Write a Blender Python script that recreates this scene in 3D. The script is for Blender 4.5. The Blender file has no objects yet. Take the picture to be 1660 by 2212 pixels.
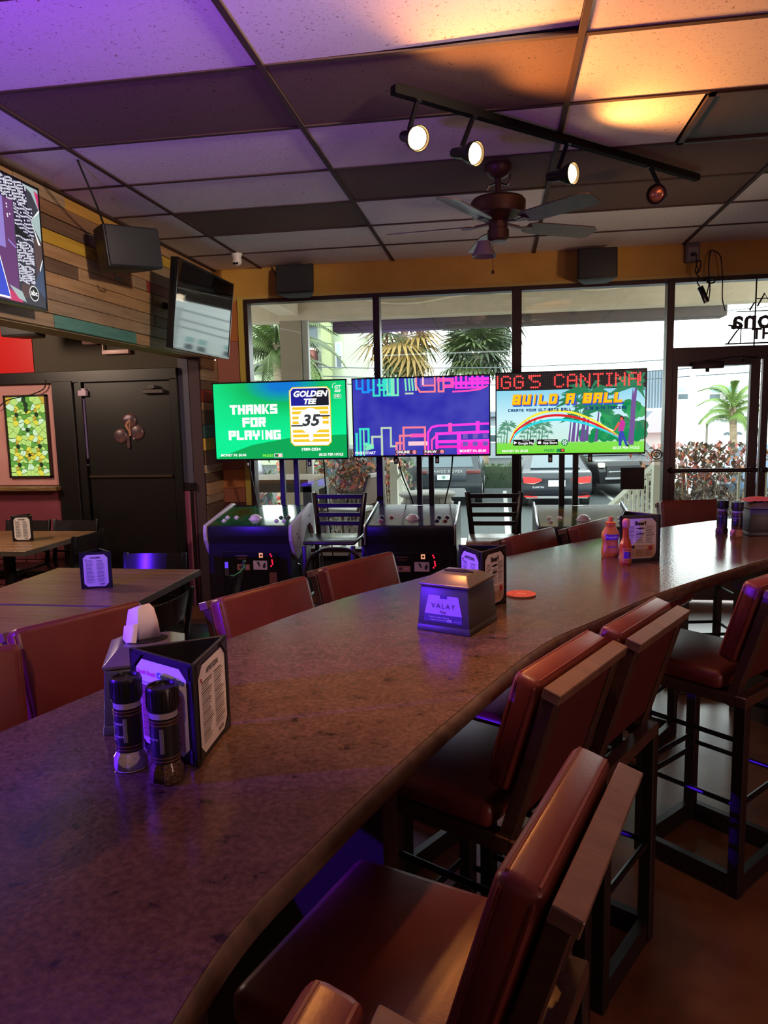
import bpy, bmesh, math, random
from mathutils import Vector, Matrix, Euler
random.seed(7)
sc = bpy.context.scene
COL = sc.collection
PI = math.pi

# ---------------------------------------------------------------- camera
def srgb(r, g, b):
    f = lambda v: (v / 255 / 12.92) if v / 255 <= 0.04045 else ((v / 255 + 0.055) / 1.055) ** 2.4
    return (f(r), f(g), f(b))
cd = bpy.data.cameras.new('camera'); cam = bpy.data.objects.new('camera', cd); COL.objects.link(cam)
cd.sensor_fit = 'HORIZONTAL'; cd.sensor_width = 36.0; cd.lens = 1567.63 / 1660 * 36.0
cd.clip_start = 0.05; cd.clip_end = 400
YAW, PITCH, ROLL = 0.1581452, -0.12902644, 0.02223899
R = Matrix.Rotation(YAW, 3, 'Z') @ Matrix.Rotation(PITCH, 3, 'X') @ Matrix.Rotation(ROLL, 3, 'Y')
rt, fw, up = R.col[0], R.col[1], R.col[2]
cam.matrix_world = Matrix(((rt[0], up[0], -fw[0], 0), (rt[1], up[1], -fw[1], 0), (rt[2], up[2], -fw[2], 1.67), (0, 0, 0, 1)))
sc.camera = cam

# ---------------------------------------------------------------- sky, sun, lights, exposure
w = bpy.data.worlds.new('sky'); sc.world = w; w.use_nodes = True
bg = w.node_tree.nodes['Background']; bg.inputs[0].default_value = (0.93, 0.98, 1.0, 1); bg.inputs[1].default_value = 3.8
sc.view_settings.view_transform = 'Standard'; sc.view_settings.look = 'None'
sc.view_settings.gamma = 1.0; sc.view_settings.use_curve_mapping = False
sc.view_settings.exposure = 0.7

def light(name, typ, loc, col, power, target=None, **kw):
    d = bpy.data.lights.new(name, typ); d.color = col; d.energy = power
    for k, v in kw.items(): setattr(d, k, v)
    o = bpy.data.objects.new(name, d); COL.objects.link(o); o.location = loc
    if target is not None:
        o.rotation_euler = (Vector(target) - Vector(loc)).to_track_quat('-Z', 'Y').to_euler()
    return o
light('sun', 'SUN', (0, 0, 20), (1.0, 0.86, 0.66), 1.2, target=(6, 8, 14), angle=0.05)
# violet, blue and alcove lamps out of view; the fills are added brightening
light('violet_lamp', 'SPOT', (-1.75, 1.1, 1.75), (0.32, 0.075, 1.0), 112, target=(-1.55, 1.75, 3.05), spot_size=2.0, spot_blend=1.0, shadow_soft_size=0.12)
light('blue_lamp', 'SPOT', (-3.4, 0.2, 1.74), (0.10, 0.012, 1.0), 620, target=(-0.75, 1.61, 1.14), spot_size=0.44, spot_blend=0.35, shadow_soft_size=0.025)
light('blue_lamp', 'SPOT', (-3.4, 0.2, 1.74), (0.09, 0.015, 1.0), 340, target=(-2.15, 3.95, 0.78), spot_size=0.36, spot_blend=0.5, shadow_soft_size=0.025)
light('pad_fill', 'SPOT', (-0.1, -0.7, 2.85), (1.0, 0.58, 0.40), 55, target=(-1.15, 2.7, 0.95), spot_size=0.62, spot_blend=0.7, shadow_soft_size=0.06)  # added unseen spot, cone kept narrow to light only the far-side back pads
light('plank_fill', 'SPOT', (0.9, 1.6, 2.92), (1.0, 0.78, 0.58), 270, target=(-2.5, 4.6, 2.58), spot_size=0.95, spot_blend=0.8, shadow_soft_size=0.1)  # unseen spot added to brighten the plank bulkhead
light('header_fill', 'SPOT', (2.6, 3.0, 1.7), (1.0, 0.66, 0.40), 70, target=(-0.4, 6.6, 2.85), spot_size=0.9, spot_blend=0.9, shadow_soft_size=0.15)  # unseen spot added to warm the ochre header
light('bar_fill', 'SPOT', (-0.15, 1.45, 2.95), (1.0, 0.52, 0.24), 60, target=(-0.28, 1.75, 1.07), spot_size=0.74, spot_blend=0.9, shadow_soft_size=0.05)  # unseen spot added for the orange pool of light on the bar
light('rose_fill', 'POINT', (3.0, -0.6, 1.35), (1.0, 0.60, 0.55), 40, shadow_soft_size=0.4)  # unseen soft fill added to lift the floor and stool backs
light('alcove_lamp', 'POINT', (-4.6, 4.3, 2.6), (1.0, 0.72, 0.52), 75, shadow_soft_size=0.2)

# ---------------------------------------------------------------- materials
_mats = {}
EMIT_SCALE = 0.62
def mat(name, col, rough=0.5, metal=0.0, spec=0.5, emit=None, es=1.0, coat=0.0):
    if name in _mats: return _mats[name]
    m = bpy.data.materials.new(name); m.use_nodes = True; _mats[name] = m
    b = m.node_tree.nodes['Principled BSDF']
    b.inputs['Base Color'].default_value = (*col, 1); b.inputs['Roughness'].default_value = rough
    b.inputs['Metallic'].default_value = metal; b.inputs['Specular IOR Level'].default_value = spec
    b.inputs['Coat Weight'].default_value = coat; b.inputs['Coat Roughness'].default_value = 0.1
    if emit is not None:
        b.inputs['Emission Color'].default_value = (*emit, 1); b.inputs['Emission Strength'].default_value = es
    return m
def bsdf(m): return m.node_tree.nodes['Principled BSDF']
def coords(m, scale=(1, 1, 1), kind='Object'):
    n = m.node_tree.nodes; t = n.new('ShaderNodeTexCoord'); mp = n.new('ShaderNodeMapping')
    mp.inputs['Scale'].default_value = scale
    m.node_tree.links.new(t.outputs[kind], mp.inputs['Vector']); return mp.outputs['Vector']
def noise(m, vec, scale, detail=4, rough=0.6):
    n = m.node_tree.nodes.new('ShaderNodeTexNoise'); n.inputs['Scale'].default_value = scale
    n.inputs['Detail'].default_value = detail; n.inputs['Roughness'].default_value = rough
    m.node_tree.links.new(vec, n.inputs['Vector']); return n.outputs['Fac']
def ramp(m, fac, stops):
    r = m.node_tree.nodes.new('ShaderNodeValToRGB'); cr = r.color_ramp
    while len(cr.elements) < len(stops): cr.elements.new(0.5)
    for e, (p, c) in zip(cr.elements, stops): e.position = p; e.color = (*c, 1)
    m.node_tree.links.new(fac, r.inputs['Fac']); return r.outputs['Color']
def bump(m, fac, strength=0.2, dist=0.01):
    b = m.node_tree.nodes.new('ShaderNodeBump'); b.inputs['Strength'].default_value = strength; b.inputs['Distance'].default_value = dist
    m.node_tree.links.new(fac, b.inputs['Height']); m.node_tree.links.new(b.outputs['Normal'], bsdf(m).inputs['Normal'])
def setcol(m, out): m.node_tree.links.new(out, bsdf(m).inputs['Base Color'])
def mottled(name, c1, c2, scale=8, rough=0.5, stretch=(1, 1, 1), bmp=0.0, bscale=None, metal=0, coat=0, lo=0.35, hi=0.65):
    if name in _mats: return _mats[name]
    m = mat(name, c1, rough, metal, coat=coat); v = coords(m, stretch)
    f = noise(m, v, scale); setcol(m, ramp(m, f, [(lo, c1), (hi, c2)]))
    if bmp: bump(m, noise(m, v, bscale or scale * 4), bmp, 0.004)
    return m
def glow(name, col, s=1.0):
    if name in _mats: return _mats[name]
    m = mat(name, (0.01, 0.01, 0.01), 0.25, emit=col, es=s * EMIT_SCALE); return m
def glass(name, tint=(0.93, 0.98, 0.96), refl=1.0):
    if name in _mats: return _mats[name]
    m = bpy.data.materials.new(name); m.use_nodes = True; _mats[name] = m
    n = m.node_tree.nodes; l = m.node_tree.links; n.clear()
    o = n.new('ShaderNodeOutputMaterial'); mx = n.new('ShaderNodeMixShader'); t = n.new('ShaderNodeBsdfTransparent')
    g = n.new('ShaderNodeBsdfGlossy'); fr = n.new('ShaderNodeFresnel')
    t.inputs[0].default_value = (*tint, 1); g.inputs['Roughness'].default_value = 0.0; fr.inputs[0].default_value = 1.35 + 0.1 * refl
    l.new(fr.outputs[0], mx.inputs[0]); l.new(t.outputs[0], mx.inputs[1]); l.new(g.outputs[0], mx.inputs[2]); l.new(mx.outputs[0], o.inputs[0])
    return m

BLACK = mat('black_paint', srgb(24, 22, 24), 0.4)
BLACKGLOSS = mat('black_gloss_plastic', srgb(16, 15, 17), 0.18)
DARKMETAL = mat('black_metal', srgb(26, 23, 25), 0.32, 0.3)
CHROME = mat('bright_metal', srgb(200, 200, 205), 0.18, 1.0)
WHITE = mat('white_plastic', srgb(225, 222, 220), 0.4)
PAPER = mat('menu_paper', srgb(232, 226, 222), 0.6)
INK = mat('dark_ink', srgb(40, 36, 44), 0.7)
GLASS = glass('window_glass')

# ---------------------------------------------------------------- mesh helpers
BLOCK = {}
def _blk():
    s, b = .36, .255
    L, Rr, T, Mi, B = (0, s, 0, 1), (1 - s, 1, 0, 1), (0, 1, 1 - b, 1), (0, 1, .5 - b / 2, .5 + b / 2), (0, 1, 0, b)
    UL, LR, UR, LL = (0, s, .5, 1), (1 - s, 1, 0, .5), (1 - s, 1, .5, 1), (0, s, 0, .5); C = (.5 - s / 2, .5 + s / 2, 0, 1)
    BLOCK.update({'T': [T, C], 'H': [L, Rr, Mi], 'A': [L, Rr, T, Mi], 'N': [L, Rr, ((0, 1), (.36, 1), (1, 0), (.64, 0))], 'K': [L, ((s, .42), (.66, 1), (1, 1), (.58, .5), (1, 0), (.66, 0))], 'S': [T, Mi, B, UL, LR], 'F': [L, T, Mi], 'O': [L, Rr, T, B],
        'R': [L, T, Mi, UR, ((.45, .4), (.8, .4), (1, 0), (.66, 0))], 'P': [L, T, Mi, UR], 'L': [L, B], 'Y': [UL, UR, Mi, (.5 - s / 2, .5 + s / 2, 0, .5)], 'I': [C], 'G': [L, T, B, LR, (.52, 1, .5 - b / 2, .5 + b / 2)], 'B': [L, Rr, T, Mi, B], 'U': [L, Rr, B], 'D': [(0, s, 0, 1), (1 - s, 1, .1, .9), (0, .9, 1 - b, 1), (0, .9, 0, b)],
        'E': [L, T, Mi, B], 'C': [L, T, B], 'M': [L, Rr, T, C], 'W': [L, Rr, B, C], ' ': []})
_blk()
class G:
    """collects shapes into one mesh"""
    def __init__(s): s.bm = bmesh.new(); s.M = Matrix.Identity(4)
    def _add(s, vs, fs, mi=0):
        bv = [s.bm.verts.new(s.M @ Vector(v)) for v in vs]; out = []
        for f in fs:
            try:
                fc = s.bm.faces.new([bv[i] for i in f]); fc.material_index = mi; out.append(fc)
            except ValueError: pass
        return bv, out
    def box(s, x0, x1, y0, y1, z0, z1, mi=0, bev=0.0, seg=2):
        vs = [(x, y, z) for z in (z0, z1) for y in (y0, y1) for x in (x0, x1)]
        fs = [(0, 2, 3, 1), (4, 5, 7, 6), (0, 1, 5, 4), (2, 6, 7, 3), (0, 4, 6, 2), (1, 3, 7, 5)]
        bv, bf = s._add(vs, fs, mi)
        if bev:
            es = list({e for f in bf for e in f.edges})
            bmesh.ops.bevel(s.bm, geom=es, offset=bev, segments=seg, profile=0.5, affect='EDGES', clamp_overlap=True, material=-1)
        return s
    def cbox(s, c, d, mi=0, bev=0.0, seg=2):
        return s.box(c[0] - d[0] / 2, c[0] + d[0] / 2, c[1] - d[1] / 2, c[1] + d[1] / 2, c[2] - d[2] / 2, c[2] + d[2] / 2, mi, bev, seg)
    def bar(s, a, b, wx, wy, mi=0, bev=0.0):
        """rectangular bar from a to b, section wx by wy"""
        a, b = Vector(a), Vector(b); d = b - a; L = d.length
        q = d.to_track_quat('Z', 'Y') if abs(d.z) < 0.999 * L else Euler((0, 0, 0)).to_quaternion() if d.z > 0 else Euler((PI, 0, 0)).to_quaternion()
        old = s.M; s.M = old @ Matrix.Translation(a) @ q.to_matrix().to_4x4()
        s.box(-wx / 2, wx / 2, -wy / 2, wy / 2, 0, L, mi, bev); s.M = old; return s
    def cyl(s, a, b, r, seg=12, mi=0, r2=None, caps=True):
        a, b = Vector(a), Vector(b); r2 = r if r2 is None else r2
        q = (b - a).to_track_quat('Z', 'Y').to_matrix(); vs = []
        for p, rr in ((a, r), (b, r2)):
            for i in range(seg):
                t = 2 * PI * i / seg; vs.append(p + q @ Vector((rr * math.cos(t), rr * math.sin(t), 0)))
        fs = [(i, (i + 1) % seg, seg + (i + 1) % seg, seg + i) for i in range(seg)]
        if caps: fs += [tuple(range(seg - 1, -1, -1)), tuple(range(seg, 2 * seg))]
        s._add(vs, fs, mi); return s
    def tube(s, pts, r, seg=8, mi=0, closed=False):
        pts = [Vector(p) for p in pts]; n = len(pts); vs = []; fs = []; prev = None
        for i, p in enumerate(pts):
            if closed: t = pts[(i + 1) % n] - pts[i - 1]
            else: t = pts[min(i + 1, n - 1)] - pts[max(i - 1, 0)]
            t.normalize()
            if prev is None:
                a = Vector((0, 0, 1)) if abs(t.z) < 0.9 else Vector((1, 0, 0)); x = t.cross(a).normalized()
            else: x = (prev - t * prev.dot(t)).normalized()
            prev = x; y = t.cross(x)
            rr = r[i] if isinstance(r, (list, tuple)) else r
            for k in range(seg):
                a = 2 * PI * k / seg; vs.append(p + x * (rr * math.cos(a)) + y * (rr * math.sin(a)))
        for i in range(n if closed else n - 1):
            j = (i + 1) % n
            for k in range(seg): fs.append((i * seg + k, i * seg + (k + 1) % seg, j * seg + (k + 1) % seg, j * seg + k))
        if not closed: fs += [tuple(range(seg - 1, -1, -1)), tuple(range((n - 1) * seg, n * seg))]
        s._add(vs, fs, mi); return s
    def lathe(s, prof, seg=20, c=(0, 0, 0), mi=0, sx=1.0, sy=1.0):
        vs = []; n = len(prof)
        for (r, z) in prof:
            for k in range(seg):
                a = 2 * PI * k / seg; vs.append((c[0] + sx * r * math.cos(a), c[1] + sy * r * math.sin(a), c[2] + z))
        fs = []
        for i in range(n - 1):
            for k in range(seg): fs.append((i * seg + k, i * seg + (k + 1) % seg, (i + 1) * seg + (k + 1) % seg, (i + 1) * seg + k))
        fs += [tuple(range(seg - 1, -1, -1)), tuple(range((n - 1) * seg, n * seg))]
        s._add(vs, fs, mi); return s
    def prism(s, poly, a, b, axis='z', mi=0, bev=0.0):
        """poly of 2D points extruded from a to b along axis; x: poly=(y,z), y: poly=(x,z), z: poly=(x,y)"""
        f = {'z': lambda u, v, t: (u, v, t), 'y': lambda u, v, t: (u, t, v), 'x': lambda u, v, t: (t, u, v)}[axis]
        n = len(poly); vs = [f(u, v, a) for u, v in poly] + [f(u, v, b) for u, v in poly]
        fs = [(i, (i + 1) % n, n + (i + 1) % n, n + i) for i in range(n)] + [tuple(range(n - 1, -1, -1)), tuple(range(n, 2 * n))]
        bv, bf = s._add(vs, fs, mi)
        if bev: bmesh.ops.bevel(s.bm, geom=list({e for fc in bf for e in fc.edges}), offset=bev, segments=2, profile=0.5, affect='EDGES', clamp_overlap=True, material=-1)
        return s
    def poly(s, pts, mi=0): s._add(pts, [tuple(range(len(pts)))], mi); return s
    def flat(s, pts, y, mi=0):
        """2D outline on a plane facing -Y"""
        return s.poly([(u, y, v) for u, v in pts], mi)
    def rect(s, x0, x1, z0, z1, y, mi=0): return s.flat([(x0, z0), (x1, z0), (x1, z1), (x0, z1)], y, mi)
    def disc(s, cx, cz, r, y, mi=0, seg=20, rz=None):
        return s.flat([(cx + r * math.cos(2 * PI * k / seg), cz + (rz or r) * math.sin(2 * PI * k / seg)) for k in range(seg)], y, mi)
    def ring(s, cx, cz, r0, r1, y, mi=0, seg=28, a0=0.0, a1=2 * PI, k=1.0):
        for i in range(seg):
            p, q = a0 + (a1 - a0) * i / seg, a0 + (a1 - a0) * (i + 1) / seg
            s.flat([(cx + r0 * math.cos(p), cz + k * r0 * math.sin(p)), (cx + r1 * math.cos(p), cz + k * r1 * math.sin(p)), (cx + r1 * math.cos(q), cz + k * r1 * math.sin(q)), (cx + r0 * math.cos(q), cz + k * r0 * math.sin(q))], y, mi)
        return s
    def text(s, body, x, z, size, y, mi=0, align='CENTER', bold=0.0, shear=0.0, sx=1.0, depth=0.0, spacing=1.0):
        """lettering on a plane facing -Y"""
        cu = bpy.data.curves.new('t', 'FONT'); cu.body = body; cu.size = size; cu.align_x = align; cu.align_y = 'CENTER'
        cu.offset = bold; cu.shear = shear; cu.resolution_u = 2; cu.extrude = depth; cu.space_character = spacing
        ob = bpy.data.objects.new('t', cu); COL.objects.link(ob)
        me = bpy.data.meshes.new_from_object(ob.evaluated_get(bpy.context.evaluated_depsgraph_get()))
        T = s.M @ Matrix.Translation((x, y, z)) @ Matrix.Rotation(PI / 2, 4, 'X') @ Matrix.Diagonal((sx, 1, 1, 1))
        bv = [s.bm.verts.new(T @ v.co) for v in me.vertices]
        for p in me.polygons:
            try: s.bm.faces.new([bv[i] for i in p.vertices]).material_index = mi
            except ValueError: pass
        bpy.data.objects.remove(ob); bpy.data.curves.remove(cu); bpy.data.meshes.remove(me); return s
    def block(s, body, x, z, h, y, mi=0, w=.62, gap=.14, shear=0.0):
        """square-cut screen lettering, centred on x, z"""
        ww = lambda c: h * w * (.55 if c == 'I' else .6 if c == ' ' else 1.0); tot = sum(ww(c) + h * gap for c in body) - h * gap; cx = x - tot / 2
        for c in body:
            for r in BLOCK[c]:
                p = [(r[0], r[2]), (r[1], r[2]), (r[1], r[3]), (r[0], r[3])] if not isinstance(r[0], tuple) else r
                s.flat([(cx + u * ww(c) + shear * (v - .5) * h, z + (v - .5) * h) for u, v in p], y, mi)
            cx += ww(c) + h * gap
        return s
    def mesh(s, name, mats, smooth=35.0):
        me = bpy.data.meshes.new(name); bmesh.ops.recalc_face_normals(s.bm, faces=s.bm.faces) if smooth is not None else None
        s.bm.to_mesh(me); s.bm.free()
        for m in (mats if isinstance(mats, (list, tuple)) else [mats]): me.materials.append(m)
        if smooth is not None:
            me.polygons.foreach_set('use_smooth', [True] * len(me.polygons)); me.set_sharp_from_angle(angle=math.radians(smooth))
        return me
    def obj(s, name, mats, parent=None, smooth=35.0, loc=None, rot=None):
        o = bpy.data.objects.new(name, s.mesh(name, mats, smooth)); COL.objects.link(o)
        if parent is not None: o.parent = parent
        if loc: o.location = loc
        if rot: o.rotation_euler = rot
        return o

def inst(name, me, parent, loc=(0, 0, 0), rot=(0, 0, 0), scale=None):
    o = bpy.data.objects.new(name, me); COL.objects.link(o); o.parent = parent; o.location = loc; o.rotation_euler = rot
    if scale: o.scale = scale
    return o
def tag(o, label, cat, group=None):
    o['label'] = label; o['category'] = cat
    if group: o['group'] = group
    return o
def thing(name, label, cat, loc=(0, 0, 0), rz=0.0, group=None):
    o = bpy.data.objects.new(name, None); COL.objects.link(o); o.empty_display_size = 0.1
    o.location = loc; o.rotation_euler = (0, 0, rz); return tag(o, label, cat, group)
def struct(o): o['kind'] = 'structure'; return o
def structroot(name, loc=(0, 0, 0)):
    o = bpy.data.objects.new(name, None); COL.objects.link(o); o.location = loc; o['kind'] = 'structure'; return o
def dup(root, loc, rz, label, group=None):
    r = root.copy(); COL.objects.link(r); r.location = loc; r.rotation_euler = (0, 0, rz); r['label'] = label
    if group: r['group'] = group
    for ch in list(root.children):
        c = ch.copy(); COL.objects.link(c); c.parent = r
        for gch in ch.children:
            d = gch.copy(); COL.objects.link(d); d.parent = c
    return r
def curve(pts, n=8):
    """Catmull-Rom through points"""
    P = [Vector(p) for p in pts]; P = [2 * P[0] - P[1]] + P + [2 * P[-1] - P[-2]]; out = []
    for i in range(1, len(P) - 2):
        for k in range(n):
            t = k / n; a, b, c, d = P[i - 1], P[i], P[i + 1], P[i + 2]
            out.append(0.5 * ((2 * b) + (c - a) * t + (2 * a - 5 * b + 4 * c - d) * t * t + (3 * b - a - 3 * c + d) * t ** 3))
    return out + [P[-2]]
# ================================================================= THE ROOM
CEIL = 3.048; YW = 6.58; BX = -2.59; YD = 6.17
GX = -2.136; GY = 2.938; TX = 1.2192; TY = 0.6096           # ceiling grid origin and pitch

FLOOR = mottled('stained_concrete', srgb(92, 50, 34), srgb(142, 92, 62), 1.6, 0.30, bmp=0.05, bscale=60)
struct(G().box(-6.2, 4.2, -3.2, YW + 0.2, -0.1, 0.0).obj('floor', FLOOR))

TILE = mat('ceiling_tile_white', srgb(232, 226, 224), 0.85)
def tile_pores(m, base, dark):
    v = coords(m); n = m.node_tree.nodes.new('ShaderNodeTexNoise'); n.inputs['Scale'].default_value = 85; n.inputs['Detail'].default_value = 2.5
    n.inputs['Roughness'].default_value = 0.55; n.inputs['Distortion'].default_value = 1.2
    m.node_tree.links.new(v, n.inputs['Vector']); setcol(m, ramp(m, n.outputs['Fac'], [(0.31, dark), (0.37, base)])); bump(m, n.outputs['Fac'], 0.12, 0.003)
tile_pores(TILE, srgb(232, 226, 224), srgb(150, 126, 114))
TILED = mat('ceiling_tile_brown', srgb(104, 80, 70), 0.85); tile_pores(TILED, srgb(104, 80, 70), srgb(34, 24, 22))
GRID = mat('ceiling_grid_brown', srgb(66, 43, 38), 0.75)
ceiling = G().box(-6.2, 4.2, -3.2, YW + 0.2, CEIL + 0.03, CEIL + 0.15).obj('ceiling', mat('ceiling_void', srgb(60, 50, 46), 0.9)); struct(ceiling)
def tile_mesh(x0, x1, y0, y1):
    return G().box(x0 + 0.012, x1 - 0.012, y0 + 0.012, y1 - 0.012, CEIL, CEIL + 0.02)
cols = [(BX, GX)] + [(GX + i * TX, GX + (i + 1) * TX) for i in range(4)] + [(GX + 4 * TX, 4.2)]
DARK = {(0, 1), (0, 2), (2, 2), (2, 3), (3, 1), (3, 3), (2, 4)}
for k in range(-5, 6):
    y0 = GY + k * TY; y1 = min(y0 + TY, YW)
    for c, (x0, x1) in enumerate(cols):
        if (k, c) == (1, 3):
            tile_mesh(x0, x0 + TX / 2, y0, y1).obj('ceiling_tile', TILE, ceiling); continue
        m = TILED if (k, c) in DARK else TILE
        if (k, c) == (-1, 2):      # a sagging tile whose corner has slipped out of the grid
            g = G(); vs = [(x0 + .012, y0 + .012), (x1 - .012, y0 + .012), (x1 - .012, y1 - .012), (x0 + .45, y1 - .012), (x0 + .012, y1 - .012)]
            zz = [0, 0, .022, 0.004, 0]
            g._add([(p[0], p[1], CEIL + z) for p, z in zip(vs, zz)] + [(p[0], p[1], CEIL + z + .004) for p, z in zip(vs, zz)],
                   [(0, 1, 2, 3, 4), (9, 8, 7, 6, 5)] + [(i, (i + 1) % 5, 5 + (i + 1) % 5, 5 + i) for i in range(5)])
            g.obj('ceiling_tile', TILE, ceiling, None)
        else: tile_mesh(x0, x1, y0, y1).obj('ceiling_tile', m, ceiling, None)
for i in range(0, 5):
    x = GX + i * TX; G().box(x - .013, x + .013, GY - 5 * TY, YW, CEIL - .008, CEIL + .002).obj('grid_bar', GRID, ceiling, None)
for k in range(-5, 6):
    y = GY + k * TY; G().box(BX, 4.2, y - .012, y + .012, CEIL - .006, CEIL + .001).obj('grid_bar', GRID, ceiling, None)
G().box(BX - .0, BX + .03, -3, YW, CEIL - .012, CEIL).obj('wall_angle', GRID, ceiling, None)
# perforated return air vent
vx0, vx1, vy0, vy1 = GX + 2.5 * TX, GX + 3 * TX, GY + TY, GY + 2 * TY
vent = thing('ceiling_vent', 'square perforated dark air return vent set in the ceiling grid', 'vent', ((vx0 + vx1) / 2, (vy0 + vy1) / 2, CEIL))
VP = mat('perforated_metal', srgb(40, 31, 27), 0.6, 0.0)
v = coords(VP, (70, 70, 70)); vo = VP.node_tree.nodes.new('ShaderNodeTexVoronoi'); VP.node_tree.links.new(v, vo.inputs['Vector']); vo.inputs['Scale'].default_value = 1.0; vo.inputs['Randomness'].default_value = 0.1
setcol(VP, ramp(VP, vo.outputs['Distance'], [(0.25, srgb(10, 8, 8)), (0.36, srgb(60, 46, 38))]))
h = TX / 4
G().box(-h + .02, h - .02, -h + .02, h - .02, -.002, .012).obj('perforated_panel', VP, vent, None)
g = G()
for a, b, c, d in ((-h, h, -h, -h + .028), (-h, h, h - .028, h), (-h, -h + .028, -h, h), (h - .028, h, -h, h)): g.box(a, b, c, d, -.014, .0)
g.obj('frame', mat('vent_frame', srgb(50, 34, 29), 0.6), vent)

# ---- bulkhead clad in reclaimed planks (left)
WALLDARK = mat('dark_olive_wall', srgb(66, 58, 44), 0.7)
bulk = struct(G().box(BX - .22, BX - .022, -3.2, YW + .1, 2.262, CEIL + .03).obj('wall_left', mat('bulkhead_board', srgb(120, 98, 70), 0.7)))
def wood(name, c1, c2, rough=0.6, scale=3.0, stretch=(9, .7, 9)):
    if name in _mats: return _mats[name]
    m = mat(name, c1, rough); v = coords(m, stretch); f = noise(m, v, scale, 6, 0.65); setcol(m, ramp(m, f, [(0.3, c1), (0.7, c2)])); bump(m, f, 0.25, 0.004); return m
PL = [wood('plank_tan', srgb(150, 112, 78), srgb(186, 148, 108)), wood('plank_grey', srgb(128, 104, 84), srgb(170, 144, 116)), wood('plank_brown', srgb(112, 80, 56), srgb(150, 112, 82)),
      wood('plank_dark', srgb(84, 62, 48), srgb(118, 92, 72)), wood('plank_yellow', srgb(176, 134, 40), srgb(206, 168, 66)), wood('plank_teal', srgb(62, 116, 112), srgb(96, 146, 136)),
      wood('plank_red', srgb(130, 36, 30), srgb(160, 58, 44)), wood('plank_orange', srgb(168, 120, 48), srgb(196, 148, 70))]
rows = 10; ph = (CEIL - 2.24) / rows
SPECIAL = {0: [(4.05, 5.04, 5)], 6: [(3.3, 4.6, 4)], 8: [(5.5, 5.95, 4)], 9: [(4.25, 5.05, 7)], 5: [(5.25, 5.62, 6)], 4: [(3.2, 4.35, 3)], 7: [(3.95, 4.5, 3)], 2: [(5.35, 5.6, 2)]}
rr = random.Random(4)
for r in range(rows):
    z0 = 2.24 + r * ph; segs = []; sp = SPECIAL.get(r, []); y = 0.9 - rr.random() * 0.6
    while y < YW:
        L = rr.uniform(0.7, 1.5); e = min(y + L, YW)
        nxt = [s for s in sp if s[0] < e and s[0] >= y - 1e-6]
        if nxt:
            s = nxt[0]
            if s[0] - y > 0.03: segs.append((y, s[0], rr.choice([0, 0, 1, 1, 2])))
            segs.append(s); y = s[1]
        else: segs.append((y, e, rr.choice([0, 0, 0, 1, 1, 2]))); y = e
    for a, b, m in segs:
        t = rr.uniform(0, .007)
        G().box(BX - .022, BX - .008 + t, a + .0015, b - .0015, z0 + .002, z0 + ph - .002, bev=.002, seg=1).obj('plank', PL[m], bulk, None)
G().box(BX - .21, BX - .03, -3.2, YW, 2.235, 2.262).obj('underside_board', mat('pale_board', srgb(176, 156, 110), 0.6), bulk)

# ---- corner return below the bulkhead, clad in short planks
ret = struct(G().box(BX - .12, BX - .02, YD, YW + .1, 0, 2.235).obj('trim_1', mat('return_board', srgb(64, 44, 50), 0.7)))
z = .93; i = 0
SEQ = [1, 0, 3, 1, 2, 4, 5, 3, 0, 6, 3, 1, 0, 2]
while z < 2.2:
    hh = rr.uniform(.075, .14); hh = min(hh, 2.232 - z)
    G().box(BX - .02, BX - .004 + rr.uniform(0, .01), YD + .003 + rr.uniform(0, .03), YW - .004, z + .002, z + hh - .002, bev=.002, seg=1).obj('plank', PL[SEQ[i % len(SEQ)]], ret, None)
    z += hh; i += 1
for k in range(6):
    y = YD + .01 + k * .066; G().box(BX - .02, BX - .006, y, y + .062, 0.0, .925, bev=.002, seg=1).obj('plank', PL[3], ret, None)

# ---- window wall: header, pillar, knee wall
HEAD = mottled('ochre_paint', srgb(190, 142, 58), srgb(206, 158, 74), 3, 0.6)
wb = structroot('wall_back')
G().box(BX - .02, 4.2, YW, YW + .18, 2.775, CEIL + .03).obj('header', HEAD, wb)
G().box(BX - .02, 4.2, YW - .012, YW, 2.760, 2.80).obj('header_trim', mat('yellow_trim', srgb(190, 158, 86), 0.5), wb)
PB = [('pillar_block_pink', srgb(168, 104, 92)), ('pillar_block_orange', srgb(186, 112, 62)), ('pillar_block_rust', srgb(156, 92, 66)), ('pillar_block_maroon', srgb(92, 42, 46))]
zs = [(0, .62, 3), (.62, .9, 3), (.9, 1.04, 2), (1.04, 1.22, 1), (1.22, 1.5, 2), (1.5, 1.75, 0), (1.75, 2.0, 1), (2.0, 2.4, 0), (2.4, 2.775, 1)]
G().box(BX - .02, -2.36, YW + .004, YW + .18, 0, 2.775).obj('pillar', mat('pillar_core', srgb(120, 76, 60), 0.7), wb)
for a, b, m in zs: G().box(BX, -2.365, YW - .01, YW + .01, a + .002, b - .002, bev=.002, seg=1).obj('painted_block', mat(PB[m][0], PB[m][1], 0.65), wb, None)
G().box(-2.365, -2.315, YW - .03, YW + .12, 0, 2.775).obj('yellow_jamb', mat('yellow_jamb_paint', srgb(196, 172, 78), 0.45), wb)
KW = mat('knee_wall_dark', srgb(52, 42, 44), 0.6)
G().box(-2.315, 1.415, YW + .03, YW + .16, 0, .40).obj('knee_wall', KW, wb)
for k in range(46):
    x = -2.30 + k * .08; G().box(x, x + .072, YW + .012, YW + .03, 0, .395).obj('slat', KW, wb, None)
G().box(-2.315, 1.415, YW - .05, YW + .16, .40, .425).obj('sill', mat('pale_sill', srgb(190, 192, 190), 0.4), wb)
G().box(3.1, 4.2, YW, YW + .18, 0, 2.775).obj('wall_panel', HEAD, wb)

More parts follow.
